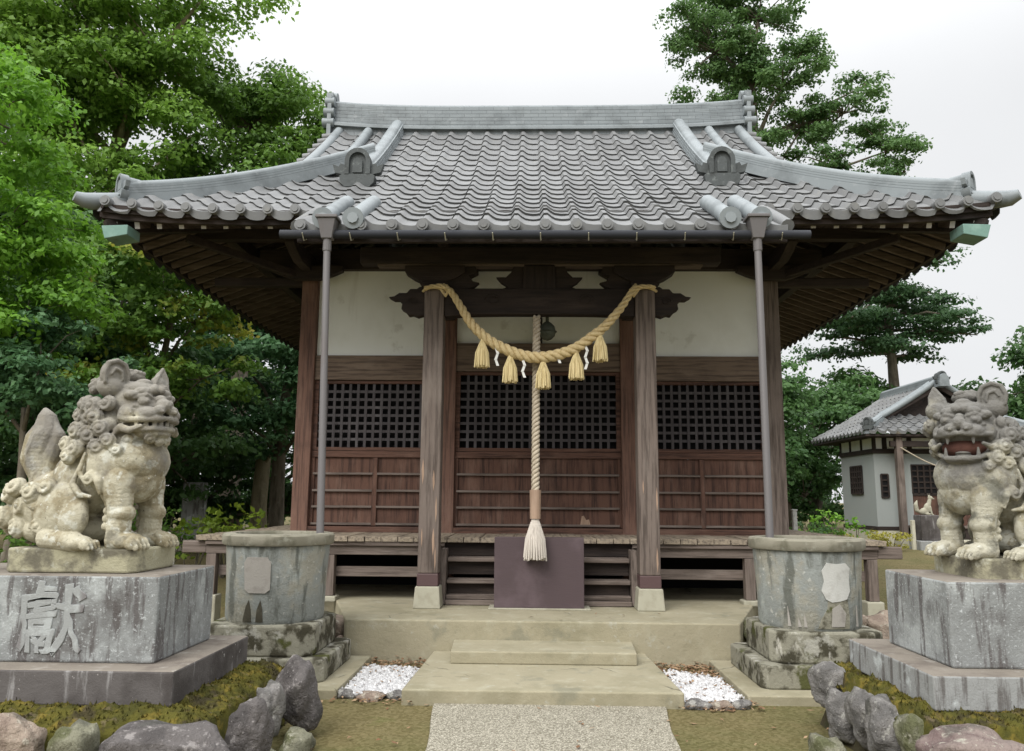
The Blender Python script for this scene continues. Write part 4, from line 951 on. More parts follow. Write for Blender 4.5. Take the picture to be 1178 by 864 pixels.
# pixel-measured boulders: world centres computed once
BL=[((-2.85,4.36,.29),(.17,.15,.17),2,'small tan boulder in front of the moss at the left frame edge'),
 ((-2.52,4.38,.27),(.12,.13,.17),4,'small greenish pointed rock between the tan and the broad purple boulders'),
 ((-2.02,4.38,.25),(.37,.22,.19),0,'broadest purple grey boulder below the carved pedestal corner'),
 ((-1.70,4.72,.26),(.12,.15,.24),0,'dark upright boulder beside the broad purple boulder'),
 ((-1.78,5.35,.28),(.10,.12,.19),1,'pale angular wedge rock leaning on the tall dark boulder'),
 ((-1.70,5.70,.28),(.155,.2,.25),0,'tall dark purple boulder at the inner back corner of the left bank'),
 ((-1.66,4.95,.02),(.12,.14,.12),4,'low mossy rock at ground level below the dark upright boulder'),
 ((-1.60,5.35,.03),(.11,.14,.13),4,'low pale lichen rock at ground level below the tall dark boulder'),
 ((-3.25,4.4,.25),(.2,.2,.18),1,'grey rock partly outside the left frame edge')]
BR=[((2.10,6.02,.32),(.13,.15,.16),1,'small grey boulder at the inner back end of the right bank'),
 ((2.06,5.72,.18),(.11,.15,.18),1,'small upright grey boulder third along the right bank'),
 ((2.09,5.42,.26),(.11,.15,.18),1,'pale grey boulder wedged behind the front row of the right bank'),
 ((2.08,5.08,.26),(.13,.17,.19),1,'mottled grey boulder in the middle of the right bank'),
 ((2.12,4.80,.29),(.10,.12,.14),4,'moss edged triangular grey rock beside the large pink boulder'),
 ((2.30,4.46,.27),(.30,.2,.19),3,'largest pinkish boulder with pale lichen below the plain pedestal corner'),
 ((1.83,5.42,.0),(.12,.15,.15),4,'rounded greenish rock at ground level at the end of the right bank'),
 ((1.90,5.02,-.01),(.11,.13,.12),4,'low yellowish rock at ground level under the mottled boulder'),
 ((1.98,4.75,.0),(.1,.12,.12),2,'low tan rock left of the largest pinkish boulder'),
 ((2.80,4.36,.32),(.13,.13,.13),1,'small grey rock in the moss at the right frame edge')]
for k,(c,r,mi,lab) in enumerate(BL+BR): boulder(c,r,BOUL[mi],lab,k+1)
# loose stones beside the platform
for k,(c,r,mi,lab) in enumerate([((-2.12,8.5,.28),(.16,.18,.16),2,'tan river stone between the left basin and the platform'),((-2.02,8.3,.12),(.1,.14,.12),2,'small tan stone low beside the platform left corner'),((2.2,8.55,.30),(.17,.22,.13),4,'rounded stone between the platform and the basin with the white patch'),((3.15,8.4,.42),(.18,.18,.14),2,'tan river stone behind the basin with the white patch'),((-3.2,8.8,.25),(.25,.2,.22),2,'large tan stone behind the basin with damp stains'),((3.55,8.6,.3),(.2,.2,.2),2,'brown stone beyond the right basin near the veranda')]):
    boulder(c,r,BOUL[mi],lab,40+k,group='loose stones beside the platform')
# ================================================ PEBBLES, LITTER
def inpoly(x,y,P):
    c=False;n=len(P)
    for i in range(n):
        (x1,y1),(x2,y2)=P[i],P[(i+1)%n]
        if (y1>y)!=(y2>y) and x<(x2-x1)*(y-y1)/(y2-y1)+x1: c=not c
    return c
def scatter(poly,n,fn,seed):
    rr=random.Random(seed); xs_=[p[0] for p in poly];ys_=[p[1] for p in poly]; k=0
    while k<n:
        x=rr.uniform(min(xs_),max(xs_));y=rr.uniform(min(ys_),max(ys_))
        if inpoly(x,y,poly): fn(rr,x,y); k+=1
LP=[(-1.62,6.82),(-1.14,6.85),(-1.2,7.75),(-1.68,7.85)];RP=[(1.2,6.72),(1.62,6.78),(1.62,7.5),(1.22,7.85)]
LPf=[(-1.66,6.8),(-1.1,6.8),(-1.08,8.2),(-1.7,8.2)];RPf=[(1.1,6.8),(1.66,6.8),(1.8,8.2),(1.08,8.2)]
for P_,lab,sd_ in((LP,'white pebbles beside the lower step, carved pedestal side',1),(RP,'white pebbles beside the lower step, uncarved pedestal side',2)):
    q=MB(); v0,f0=I1
    def fn(rr,x,y):
        x+=rr.gauss(0,.035); y+=rr.gauss(0,.05)
        r=rr.uniform(.012,.026); M=Matrix.Rotation(rr.uniform(0,6),3,Vector((rr.random(),rr.random(),rr.random()+.1)))
        V=[M@Vector((p[0]*r*1.3,p[1]*r,p[2]*r*.75)) for p in v0]; tt=rr.random(); q.add([(a.x+x,a.y+y,a.z+.012+rr.uniform(0,.03)) for a in V],f0,[tt]*len(f0))
    scatter(P_,1300,fn,sd_); o=q.build('white_gravel',PEB,smooth='all',fix=False); tag(o,lab,None,None,'stuff')
q=MB()
def lf_(rr,x,y,zz=0):
    r=rr.uniform(.015,.035); a=rr.uniform(0,6.28); z=.006+rr.uniform(0,.03)+zz; c,s=math.cos(a),math.sin(a)
    pts=[(-r,0,0),(0,-r*.45,rr.uniform(0,.012)),(r,0,rr.uniform(0,.015)),(0,r*.45,rr.uniform(0,.012))]
    q.add([(x+px*c-py*s,y+px*s+py*c,z+pz) for px,py,pz in pts],[(0,1,2,3)],[rr.random()])
scatter([(-1.66,7.45),(-1.08,7.35),(-1.08,8.2),(-1.7,8.2)],420,lf_,3); scatter([(1.3,7.3),(1.68,7.1),(1.8,8.2),(1.08,8.2)],420,lf_,4); scatter(RPf,260,lf_,6); scatter(LPf,60,lambda rr,x,y:lf_(rr,x,y,.03),12); scatter(RPf,80,lambda rr,x,y:lf_(rr,x,y,.03),13)
scatter([(-1.7,6.6),(-.9,6.5),(-.9,6.8),(-1.7,6.8)],60,lf_,7); scatter([(1.1,6.45),(1.75,6.5),(1.75,6.75),(1.1,6.7)],90,lf_,8)
scatter([(-2.6,4.6),(2.6,4.6),(2.6,6.6),(-2.6,6.6)],130,lf_,9)
scatter([(-1,8.2),(1.8,8.2),(1.8,9),(-1,9)],9,lambda rr,x,y:lf_(rr,x,y,.42),10)
o=q.build('leaf_litter',LITTER,fix=False); tag(o,'brown fallen leaves lying round the pebbles and steps',None,None,'stuff')
ek=0
EL=['outermost','middle','innermost']
for sg,lst in((-1,((-1.62,6.80,.07),(-1.40,6.74,.085),(-1.19,6.78,.07))),(1,((1.25,6.62,.08),(1.44,6.60,.07),(1.6,6.63,.065)))):
    for k,(x,y,r) in enumerate(lst):
        side='carved pedestal side' if sg<0 else 'uncarved pedestal side'
        pos=EL[k] if sg<0 else EL[2-k]
        boulder((x,y,.02),(r*1.35,r,.05),BOUL[(1,2)[k%2]],'small rounded %s stone edging the white pebbles, %s'%(pos,side),70+ek,group='stones edging the white pebbles',name='edging_stone'); ek+=1

# ================================================ SMALL SHRINE
HT=thing('small_shrine','small pale teal shrine building with grey tiled gable roof beyond the lion','small shrine',(10.8,22.2,.5))
XC=10.8;HY0=20.35;HY1=24.3;HW=2.3
hz=lambda s:3.42+.48*s+.05*s*s
tr=MB()
for sg in(-1,1): tiles(tr,lambda u,s,z:(XC+sg*(HW-s),u,z),HY0,HY1,0,HW,lambda u,s:u-HY0>min(s,.85),zs=hz,seg=5,tp=.26,cp=.24,apron=.05)
tiles(tr,lambda u,s,z:(XC+u,HY0+s,z),-HW,HW,0,.95,lambda u,s:s<HW-abs(u),zs=hz,seg=5,tp=.26,cp=.24,apron=.05)
hr=tr.build('tiled_roof',TILE,HT,smooth=True,fix=False)
q=MB(); q.sweep([(XC,y,hz(HW)+.0) for y in np.linspace(HY0+.35,HY1,8)],rsec(.26,.16,.08,3)); q.build('roof_ridge',RIDGE,hr,smooth=True)
for sg in(-1,1):
    for xo,yy in((0,.75),(0,1.0)):
        q=MB(); q.tube([(XC+sg*(HW-s),HY0+yy-.05,hz(s)+.09) for s in np.linspace(.35 if yy<.9 else .8,HW,8)],.075,10); q.build('verge_roll',RIDGE,hr,smooth=True)
    q=MB(); q.sweep([(XC+sg*(HW-t),HY0+t,hz(t)+.03) for t in np.linspace(.1,.85,5)],rsec(.2,.1,.07,2)); q.build('hip_ridge',RIDGE,hr,smooth=True)
    a=MB(); onigawara(a,(XC+sg*(HW-.12),HY0+.1,hz(.1)+.12),(sg*.7,-.7,0),.7); a.build('hip_ornament',ONI,hr)
a=MB(); onigawara(a,(XC,HY0+.5,hz(HW)+.05),(0,-1,0),.8); a.build('ridge_ornament',ONI,hr)
q=MB(); q.prism([(XC-1.35,hz(.95)-.02),(XC+1.35,hz(.95)-.02),(XC,hz(HW)-.12)],HY0+.98,HY0+1.02); q.build('gable_panel',BOARD,HT)
q=MB(); q.bar((XC-1.6,HY0+.72,hz(.75)),(XC,HY0+.72,hz(HW)-.06),.05,.16); q.bar((XC+1.6,HY0+.72,hz(.75)),(XC,HY0+.72,hz(HW)-.06),.05,.16); q.build('gable_board',DX,HT)
MB().box(XC-HW+.04,XC+HW-.04,HY0+.05,HY1-.05,3.31,3.37).build('eave_board',DX,HT)
XL=8.95;XR=12.65;YF=21.0;YB=23.2
B('footing',XL-.02,XR+.02,YF-.02,YB+.02,.4,.92,HUTF,HT,.01)
B('wall_left',XL,XL+.1,YF,YB,.98,2.92,HUTW,HT,0); B('front_wall_panel',XL+.101,XL+.95,YF,YF+.1,.98,2.92,HUTW,HT,0); B('wall_right',XR-.1,XR,YF,YB,.98,2.92,HUTW,HT,0); B('back_wall',XL+.1,XR-.1,YB-.1,YB-.005,.98,2.92,HUTW,HT,0)
B('base_beam',XL-.03,XR+.03,YF-.03,YB+.03,.90,1.0,DX,HT); B('upper_beam',XL-.04,XR+.04,YF-.04,YB+.04,2.9,3.02,DX,HT)
B('upper_plaster',XL+.01,XR-.01,YF+.01,YB-.01,3.02,3.32,PLAS,HT,0)
for y in(YF+.0,YF+.75,YF+1.5,YB): B('upper_strut',XL-.015,XL+.06,y-.05,y+.05,3.021,3.31,DZ,HT)
for x in(XL+.3,XL+.95): B('upper_strut',x-.06,x+.06,YF-.02,YF+.06,3.021,3.31,DZ,HT)
def hutwin(x0,x1,y0,y1,z0,z1,axis,name='lattice_window'):
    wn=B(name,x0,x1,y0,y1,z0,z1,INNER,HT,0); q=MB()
    if axis=='x':
        n=round((y1-y0)/.16)
        for i in range(n+1): yy=y0+(y1-y0)*i/n; q.box(x0-.03,x0-.004,yy-.02,yy+.02,z0,z1)
        n=round((z1-z0)/.16)
        for i in range(n+1): zz=z0+(z1-z0)*i/n; q.box(x0-.025,x0-.002,y0,y1,zz-.02,zz+.02)
    else:
        n=round((x1-x0)/.16)
        for i in range(n+1): xx=x0+(x1-x0)*i/n; q.box(xx-.02,xx+.02,y0-.03,y0-.004,z0,z1)
        n=round((z1-z0)/.16)
        for i in range(n+1): zz=z0+(z1-z0)*i/n; q.box(x0,x1,y0-.025,y0-.002,zz-.02,zz+.02)
    q.build('lattice',DZ,wn)
hutwin(XL-.015,XL+.05,21.75,22.5,1.85,2.6,'x'); hutwin(XL+.15,XL+.33,YF-.012,YF+.05,1.75,2.35,'y','side_slit_window')
hutwin(XL+.96,XR-.96,YF+.03,YF+.08,1.85,2.6,'y')
B('door_boards',XL+.955,XR-.955,YF+.02,YF+.1,1.0,1.845,RZ,HT,0); B('door_rail',XL+.955,XR-.955,YF+.0,YF+.019,1.80,1.87,DX,HT,0); B('front_wall_panel',XR-.95,XR-.101,YF,YF+.1,.98,2.92,HUTW,HT,0); B('over_door',XL+.955,XR-.955,YF+.03,YF+.1,2.601,2.895,HUTW,HT,0)
for x in(9.42,12.2):
    pp=B('front_post',x-.08,x+.08,20.5,20.66,.78,3.3,WZ,HT); B('post_stone',x-.16,x+.16,20.42,20.74,.45,.78,FOOT,pp)
B('porch_floor',9.6,12.1,20.45,20.98,.98,1.04,WX,HT); B('porch_front_board',9.6,12.1,20.5,20.55,.72,.97,DX,HT); B('porch_step',9.8,12.0,20.2,20.6,.45,.70,HUTF,HT)
B('tie_beam',9.2,12.4,20.52,20.62,3.05,3.2,DX,HT)
q=MB(); q.tube([(9.42+(2.78)*t,20.45,3.02-.55*math.sin(math.pi*t)) for t in np.linspace(0,1,20)],.016,6); hrp=q.build('straw_rope',BROPE,smooth=True); tag(hrp,'thin straw rope hung across the front of the small shrine','rope')
q=MB(); 
for k,t in enumerate((.4,)): q.box(10.5,10.58,20.43,20.44,2.2,2.5)
q.box(10.46,10.53,20.43,20.44,2.05,2.22)
o=q.build('paper_streamer',PAPER,hrp)
# ---- fox statue on pillar
FX=thing('fox_statue','small pale grey fox statue sitting on a grey stone pillar by the small shrine','fox statue',(9.55,19.6,1.32))
fb=Blob()
fb.ell((0,0,.16),(.07,.06,.13)); fb.ell((-.07,0,.09),(.1,.07,.09)); fb.chain([(.05,0,.25),(.08,0,.36)],[.055,.045]); fb.ell((.1,0,.42),(.06,.045,.05)); fb.cap((.13,0,.41),(.20,0,.395),.028,.012)
for s in(-1,1): fb.cap((.08,s*.025,.45),(.07,s*.035,.53),.018,.006); fb.cap((.07,s*.035,.2),(.1,s*.035,.02),.028,.022); fb.ell((.12,s*.035,.015),(.04,.02,.018)); fb.ell((.0,s*.06,.03),(.07,.025,.03))
fb.chain([(-.14,0,.05),(-.24,0,.12),(-.26,0,.25),(-.22,0,.36)],[.03,.05,.05,.012])
fb.mesh('fox_body',.012,1,1.0,FOOT,FX,sm=2)
fp=thing('fox_pillar','dark grey stone pillar holding the small fox','pillar',(9.55,19.6,.5))
B('pillar_shaft',9.3,9.8,19.4,19.8,.72,1.325,GRAND,fp,.02); B('pillar_base',9.2,9.95,19.3,19.9,.45,.72,GRANR,fp,.02)
sp_=thing('white_slab_post','pale upright stone slab left of the fox pillar','stone slab',(9.1,20.0,.5)); B('slab_face',9.12,9.2,19.5,19.6,.45,1.2,HUTF,sp_,.01)

# ================================================ VEGETATION
def leaves(centres,radii,counts,size,seed,flat=.6,droop=.35):
    """returns arrays of quads; leaves on shells of clumps"""
    g_=np.random.default_rng(seed); C_=np.repeat(centres,counts,axis=0); Rr=np.repeat(radii,counts,axis=0); n=len(C_)
    d=g_.normal(size=(n,3)); d/=np.linalg.norm(d,axis=1)[:,None]; d[:,2]=np.where(d[:,2]<-.35,-d[:,2]*.6,d[:,2])
    rad=(.35+.95*g_.random(n)**.9)[:,None]
    P=C_+d*rad*Rr*np.array([1,1,flat])
    nrm=d*.75+g_.normal(size=(n,3))*.5+np.array([0,0,.55]); nrm/=np.linalg.norm(nrm,axis=1)[:,None]
    a=np.cross(nrm,g_.normal(size=(n,3))); a/=np.linalg.norm(a,axis=1)[:,None]+1e-9; a[:,2]-=droop; a/=np.linalg.norm(a,axis=1)[:,None]
    b=np.cross(nrm,a); b/=np.linalg.norm(b,axis=1)[:,None]+1e-9
    L=(size*(.65+.7*g_.random(n)))[:,None]; W_=L*.30
    V=np.stack([P-a*L*.5,P+b*W_-a*L*.05+nrm*L*.06,P+a*L*.5,P-b*W_-a*L*.05+nrm*L*.06],1)
    ct=np.repeat(g_.random(len(centres)),counts)*.55+g_.random(n)*.45
    return V.reshape(-1,3),ct
def crownmesh(name,V,t,m,parent):
    off=np.array(WL(parent)); n=len(V)//4; me=bpy.data.meshes.new(name)
    me.vertices.add(len(V)); me.vertices.foreach_set('co',(V-off).astype(np.float32).ravel())
    me.loops.add(4*n); me.loops.foreach_set('vertex_index',np.arange(4*n,dtype=np.int32))
    me.polygons.add(n); me.polygons.foreach_set('loop_start',np.arange(0,4*n,4,dtype=np.int32))
    me.update(calc_edges=True); a=me.attributes.new('tint','FLOAT','FACE'); a.data.foreach_set('value',t.astype(np.float32))
    me.materials.append(m); o=bpy.data.objects.new(name,me); COL.objects.link(o); o.parent=parent; return o
LD=1.5
def tree(name,lab,cat,base,top,tr,blobs,leaf,dens,m,bark,seed,clump=.55,flat=.6,group=None,skip=.18):
    """blobs: (x,y,z,rx,ry,rz); trunk from base to top"""
    g_=np.random.default_rng(seed); t=thing(name,lab,cat,base,group)
    q=MB(); bx,by,bz=base; tx,ty,tz=top
    spine=[Vector((bx+(tx-bx)*f+.12*math.sin(5*f+seed)*(f),by+(ty-by)*f,bz-.1+(tz-bz)*f)) for f in np.linspace(0,1,9)]
    q.tube(spine,[tr*(1.25 if i==0 else 1)*(1-.72*i/8) for i in range(9)],12)
    cs=[];rs=[];cn=[]
    for (x,y,z,rx_,ry_,rz_) in blobs:
        k=max(8,int(dens*rx_*ry_*rz_/(clump**3)*1.25)); x+=0
        st=spine[int(min(7,max(1,8*(z-rz_*.7-bz)/(tz-bz+.01))))]; e=Vector((x,y,z-rz_*.1))
        mid=st.lerp(e,.5)+Vector((0,0,.15*rz_)); q.tube([st,mid,e],[tr*.3,tr*.18,tr*.07],7)
        for j in range(k):
            d=g_.normal(size=3); d/=np.linalg.norm(d); rr_=g_.random()**.38
            c=np.array([x,y,z])+d*rr_*np.array([rx_,ry_,rz_])*.92
            if g_.random()<skip: continue
            r=clump*g_.uniform(.55,1.25); cs.append(c); rs.append([r,r,r]); cn.append(int(g_.uniform(.7,1.3)*11*(r/leaf)**2*LD))
            if g_.random()<.5: q.tube([e,e.lerp(Vector(c),.6)+Vector((0,0,.1)),Vector(c)],[tr*.10,tr*.06,tr*.025],5)
    q.build('trunk',bark,t,smooth='all')
    V,tt=leaves(np.array(cs),np.array(rs),np.array(cn),leaf,seed,flat)
    crownmesh('crown',V,tt,m,t); return len(tt)
G1=leafmat('leaf_bright',(.08,.19,.02),(.20,.40,.04))
G1B=leafmat('leaf_fresh',(.085,.175,.025),(.21,.36,.055))
G4B=leafmat('leaf_soft',(.055,.12,.04),(.13,.23,.07))
G2=leafmat('leaf_mid',(.06,.13,.022),(.15,.27,.045))
G3=leafmat('leaf_dark',(.03,.08,.022),(.09,.18,.05))
G4=leafmat('leaf_blue_green',(.045,.12,.05),(.11,.22,.09))
G5=leafmat('leaf_yellowing',(.06,.15,.025),(.17,.30,.05),(.5,.42,.05))
G6=leafmat('leaf_yellow_shrub',(.18,.19,.03),(.42,.38,.06))
G7=leafmat('needle_green',(.03,.075,.03),(.08,.16,.06))
tot=0
def T(*a,**k):
    global tot; tot+=tree(*a,**k)
GL='trees of the grove left of the hall'
T('broadleaf_tree','bright green tree reaching in at the left frame edge above the beige lion','tree',(-8.6,11.5,.0),(-8.4,11.3,5.5),.18,
  [(-8.1,11.2,5.6,1.4,1.3,1.2),(-8.3,11.0,7.4,1.1,1.2,1.2),(-7.7,11.3,4.2,1.0,1.1,.8),(-8.9,10.6,4.4,1.2,1.2,1.3)],.11,1.1,G1,BARK,11,clump=.42,group=GL)
T('broadleaf_tree','grey green low leafy tree just behind the beige lion tail','tree',(-7.6,11.2,.0),(-7.4,11.2,3.0),.12,
  [(-7.2,11.0,3.6,1.3,1.1,.75),(-8.2,11.2,3.2,1.1,1.1,.7),(-6.7,11.6,2.7,.8,.9,.5)],.10,1.1,G4,BARK,12,clump=.38,group=GL)
T('zelkova_tree','tallest mid green tree with a pale trunk showing, top left of the grove','tree',(-13.2,22,.5),(-12.4,22,15.5),.42,
  [(-14.5,21,13.5,3.2,2.6,2.2),(-11.2,21.5,14.6,2.4,2.4,1.8),(-16,21,10.5,2.6,2.4,2.2),(-12.3,20.3,9.6,2.6,2.2,1.7),(-9.6,21,16.8,1.7,2,1.0),(-14,20,16.8,3.0,2.4,1.6),(-10.6,21,11.4,1.5,1.8,1.2),(-14,19.5,7.6,2.4,2,1.6),(-13.0,20.5,12.0,2.0,2,1.6),(-11.6,20.6,13.0,1.6,1.8,1.5),(-15.5,21,15,2.4,2,1.8),(-12.4,21,16.4,2.0,2,1.3),(-16.5,21,18,2.5,2,1.8),(-17.5,20,13,2.2,2,2)],.17,1.25,G1B,BARKP,13,clump=.75,group=GL)
T('zelkova_tree','round topped green tree rising behind the left roof corner','tree',(-9.4,24,.5),(-9.0,24,12),.36,
  [(-9.2,23.5,13.6,2.3,2.3,1.7),(-7.4,23.8,12.6,1.5,1.8,1.5),(-10.6,23.2,11.2,2.2,2.2,1.8),(-8.2,23,10.6,2.4,2.2,1.6),(-6.5,24,11.2,.9,1.2,1.1),(-8.6,24,15.2,1.4,1.6,.8),(-7.6,24,10.0,1.8,1.8,1.2),(-10.4,23.5,14.4,1.5,1.6,1.0),(-6.4,24,13.6,.8,1,.6),(-9.8,23,9.2,2,1.8,1.3)],.17,1.1,G2,BARK,14,clump=.7,group=GL)
T('maple_tree','yellowing leafy tree between the beige lion and the hall corner','tree',(-7.9,15.6,.3),(-7.6,15.6,5.6),.16,
  [(-7.6,15.2,6.3,1.5,1.4,1.0),(-6.9,15.4,5.2,1.3,1.3,.9),(-8.6,15.3,5.3,1.3,1.3,1.2),(-6.6,15.1,4.0,1.0,1.1,.8),(-8.0,15.0,3.7,1.3,1.2,.9)],.13,1.05,G5,BARK,15,clump=.45,group=GL)
T('evergreen_tree','dark evergreen tree beside the left hall wall under the eave','tree',(-6.4,19.5,.4),(-6.3,19.5,6.5),.22,
  [(-6.6,19,6.9,2.0,1.6,1.4),(-5.4,19.3,5.6,1.6,1.5,1.4),(-7.2,18.8,5.0,1.8,1.6,1.5),(-5.2,19.2,3.9,1.4,1.4,1.1),(-6.9,18.6,3.4,1.6,1.4,1.0)],.15,1.1,G4,BARK,16,clump=.55,group=GL)
T('evergreen_tree','dark broad evergreen filling the grove behind the beige lion','tree',(-10.5,17,.4),(-10.3,17,6),.26,
  [(-10.2,16.8,6.2,2.3,1.8,1.9),(-11.8,16.5,4.3,2.3,1.8,1.8),(-9.2,16.6,4.0,1.9,1.6,1.6),(-10.4,16.2,2.3,2.4,1.6,1.2),(-8.1,17.2,2.4,1.6,1.5,1.0)],.15,1.1,G3,BARK,17,clump=.55,group=GL)
T('evergreen_tree','dark evergreen farthest back in the grove between trunks','tree',(-9.5,28,.5),(-9.2,28,6.5),.3,
  [(-12,27,5.5,4,2,3),(-8,27.5,5.5,3.6,2,3.2),(-5.5,28,4,3,2,2.6),(-9.5,27,2.2,5,2,1.8),(-16,26,6,4,2,4),(-15,26,2.5,4,2,2),(-4.6,28.5,6.2,1.8,1.6,1.8)],.24,.9,G3,BARK,18,clump=.9,group=GL,skip=.05)
T('broadleaf_tree','dark leafy tree filling the left frame edge beyond the lion tail','tree',(-12.6,13.8,.2),(-12.4,13.8,6),.24,
  [(-11.2,13.8,5.0,1.6,1.5,1.6),(-11.6,13.6,8.2,1.8,1.5,1.6),(-11.0,13.5,2.4,1.8,1.5,1.5),(-10.3,13.9,6.7,1.3,1.3,1.2),(-9.6,14.2,1.2,1.4,1.2,.8)],.14,1.1,G3,BARK,19,clump=.5,group=GL)
T('evergreen_tree','dark shade tree filling the gap low behind the beige lion head','tree',(-9.0,20.5,.5),(-9,20.5,4),.22,
  [(-9.3,20.3,3.0,2.4,1.5,1.9),(-6.4,21.6,3.0,2.2,1.3,2.2),(-6.8,21.5,1.3,2.4,1.2,1.0),(-11.5,20,1.6,2.2,1.4,1.4),(-12.6,19.5,4.4,2.2,1.4,2.0),(-9.2,20.2,1.2,2.2,1.2,.9)],.17,1.1,G3,BARK,20,clump=.6,group=GL,skip=.03)
# right side
T('zelkova_tree','tall airy green tree rising above the right end of the roof','tree',(8.0,26,.5),(7.6,26,18.5),.34,
  [(6.4,26,17.6,1.7,1.8,1.5),(8.0,26,18.8,1.6,1.8,1.3),(6.2,26,15.2,1.5,1.6,1.1),(8.6,25.6,16.0,1.7,1.7,1.2),(10.8,26,15.2,1.5,1.6,1.1),(12.2,26,13.8,1.3,1.4,1.2),(10.2,25.8,13.2,1.5,1.6,1.0),(12.2,26,12.0,1.2,1.4,.8),(7.6,25.8,13.2,1.5,1.6,1.3),(9.4,26,11.6,1.4,1.4,.9),(11.6,26,16.2,.8,1,.6),(7.2,26,16.6,1.3,1.5,1.0),(9.3,26,14.6,1.3,1.4,1.0),(7.0,26,14.0,1.4,1.5,1.0),(11.3,26,12.6,1.2,1.4,.8),(12.8,26,13.0,.8,1,.7),(5.6,26,18.6,1.2,1.5,1.0),(6.8,26,19.6,1.6,1.6,.9),(9.6,26,17.2,1.0,1.3,.7),(8.2,26,11.8,1.3,1.4,1.0)],.13,.8,G4B,BARK,21,clump=.40,group='trees behind the hall on the right',skip=.30)
def pine(base,h,seed,lab):
    g_=np.random.default_rng(seed); t=thing('conifer_tree',lab,'tree',base,'trees behind the hall on the right'); bx,by,bz=base; q=MB()
    q.tube([(bx+.1*math.sin(f*4),by,bz+h*f) for f in np.linspace(0,1,10)],[.33*(1-.8*f) for f in np.linspace(0,1,10)],10)
    cs=[];rs=[];cn=[]
    for k in range(40):
        f=.57+.43*k/39; z=bz+h*f; ang=k*2.4+g_.uniform(-.5,.5); L=(3.7*min(1,(1-f)/.3+.25)**.9)*g_.uniform(.55,1.12); 
        tl=g_.uniform(-.16,.14); e=(bx+L*math.cos(ang),by+L*math.sin(ang)*.8,z+L*tl); q.tube([(bx,by,z),((bx+e[0])/2,(by+e[1])/2,z+.12*L*.5),e],[.08,.05,.02],5)
        for j in range(int(L*3.2)+2):
            u=.25+.78*(j+g_.random())/(int(L*3.2)+2); s=g_.uniform(-.35,.35)*L*.5
            c=[bx+L*u*math.cos(ang)-s*math.sin(ang),by+(L*u*math.sin(ang)+s*math.cos(ang))*.8,z+tl*L*u+.12+g_.uniform(-.28,.22)]
            r=g_.uniform(.32,.6); cs.append(c); rs.append([r*1.2,r*1.2,r*.75]); cn.append(int(75*r/.45))
    q.build('trunk',BARK,t,smooth='all'); V,tt=leaves(np.array(cs),np.array(rs),np.array(cn),.17,seed,.6,.1); crownmesh('crown',V,tt,G7,t)
pine((14.6,32,.5),12.3,31,'layered dark conifer on a bare trunk above the small shrine roof')
GR='trees behind the hall on the right'
T('evergreen_tree','dark bushy evergreen between the hall corner and the small shrine','tree',(9.5,27,.5),(9.6,27,5),.25,
  [(9.3,26.5,3.6,2.0,1.6,1.9),(8.8,26,1.9,1.8,1.4,1.3),(10.6,27,4.6,1.6,1.4,1.2),(8.6,27,5.2,.9,1.2,.8),(11.4,27.5,5.3,1.4,1.4,.7)],.17,1.1,G3,BARK,33,clump=.55,group=GR,skip=.05)
T('evergreen_tree','dark evergreen behind the small shrine roof','tree',(15,33,.5),(15,33,6),.3,[(13,33,5.5,2.6,2,1.6),(17,33,5,3,2,2.2),(12,34,3,3,2,2.5),(21,32,6.5,3,2,2.6),(22,31,3,4,2,2.5)],.22,.9,G3,BARK,34,clump=.8,group=GR,skip=.05)
T('broadleaf_tree','bright green tree top showing at the right frame edge behind the lion mane','tree',(13.6,20,.5),(13.6,20,4),.2,[(13.6,20.2,4.5,.9,.9,.8),(14.4,20,3.8,1,1,1)],.13,1.,G1,BARK,35,clump=.4,group=GR)
T('evergreen_tree','dark evergreen seen under the right eave behind the hall','tree',(6.6,24,.5),(6.6,24,4),.2,[(6.6,23.8,3.4,1.5,1.2,1.7),(6.3,23.5,1.6,1.4,1.2,1.1),(7.6,24,4.9,.9,1,1)],.15,1.1,G3,BARK,36,clump=.5,group=GR,skip=.05)
# shrubs
def shrub(name,lab,base,blobs,leaf,m,seed,clump=.16,dens=1.3,cnt=1.0,group=None):
    g_=np.random.default_rng(seed); t=thing(name,lab,'shrub',base,group); cs=[];rs=[];cn=[]; q=MB()
    for (x,y,z,rx_,ry_,rz_) in blobs:
        for j in range(max(6,int(dens*rx_*ry_*rz_/clump**3*.5))):
            d=g_.normal(size=3); d/=np.linalg.norm(d); c=np.array([x,y,z])+d*g_.random()**.4*np.array([rx_,ry_,rz_]); c[2]=max(c[2],base[2]+.05)
            r=clump*g_.uniform(.6,1.2); cs.append(c); rs.append([r]*3); cn.append(int(6*cnt*(r/leaf)**2*.6)+4); 
            if j%3==0: q.tube([(x+.1*d[0],y+.1*d[1],base[2]-.05),tuple(c)],[.015,.006],5)
    q.build('stems',BARK,t); V,tt=leaves(np.array(cs),np.array(rs),np.array(cn),leaf,seed,.7,.2); crownmesh('foliage',V,tt,m,t)
GS='low shrubs beyond the veranda'
shrub('shrub','yellow green shrub behind the left veranda corner beside the pale trunk',(-5.4,14.2,.2),[(-5.5,14.2,1.1,.75,.5,.5),(-4.85,14.4,.95,.5,.4,.45),(-6.3,14.5,.85,.6,.5,.4)],.13,leafmat('leaf_lime',(.12,.2,.02),(.3,.4,.05)),51,group=GS)
shrub('shrub','green leafy shrub under the left trees behind the beige lion paws',(-6.9,14.6,.25),[(-6.9,14.6,.9,.7,.5,.5),(-7.8,14.6,1.0,.8,.5,.6),(-8.9,14.2,.8,.8,.5,.6)],.12,G5,52,group=GS)
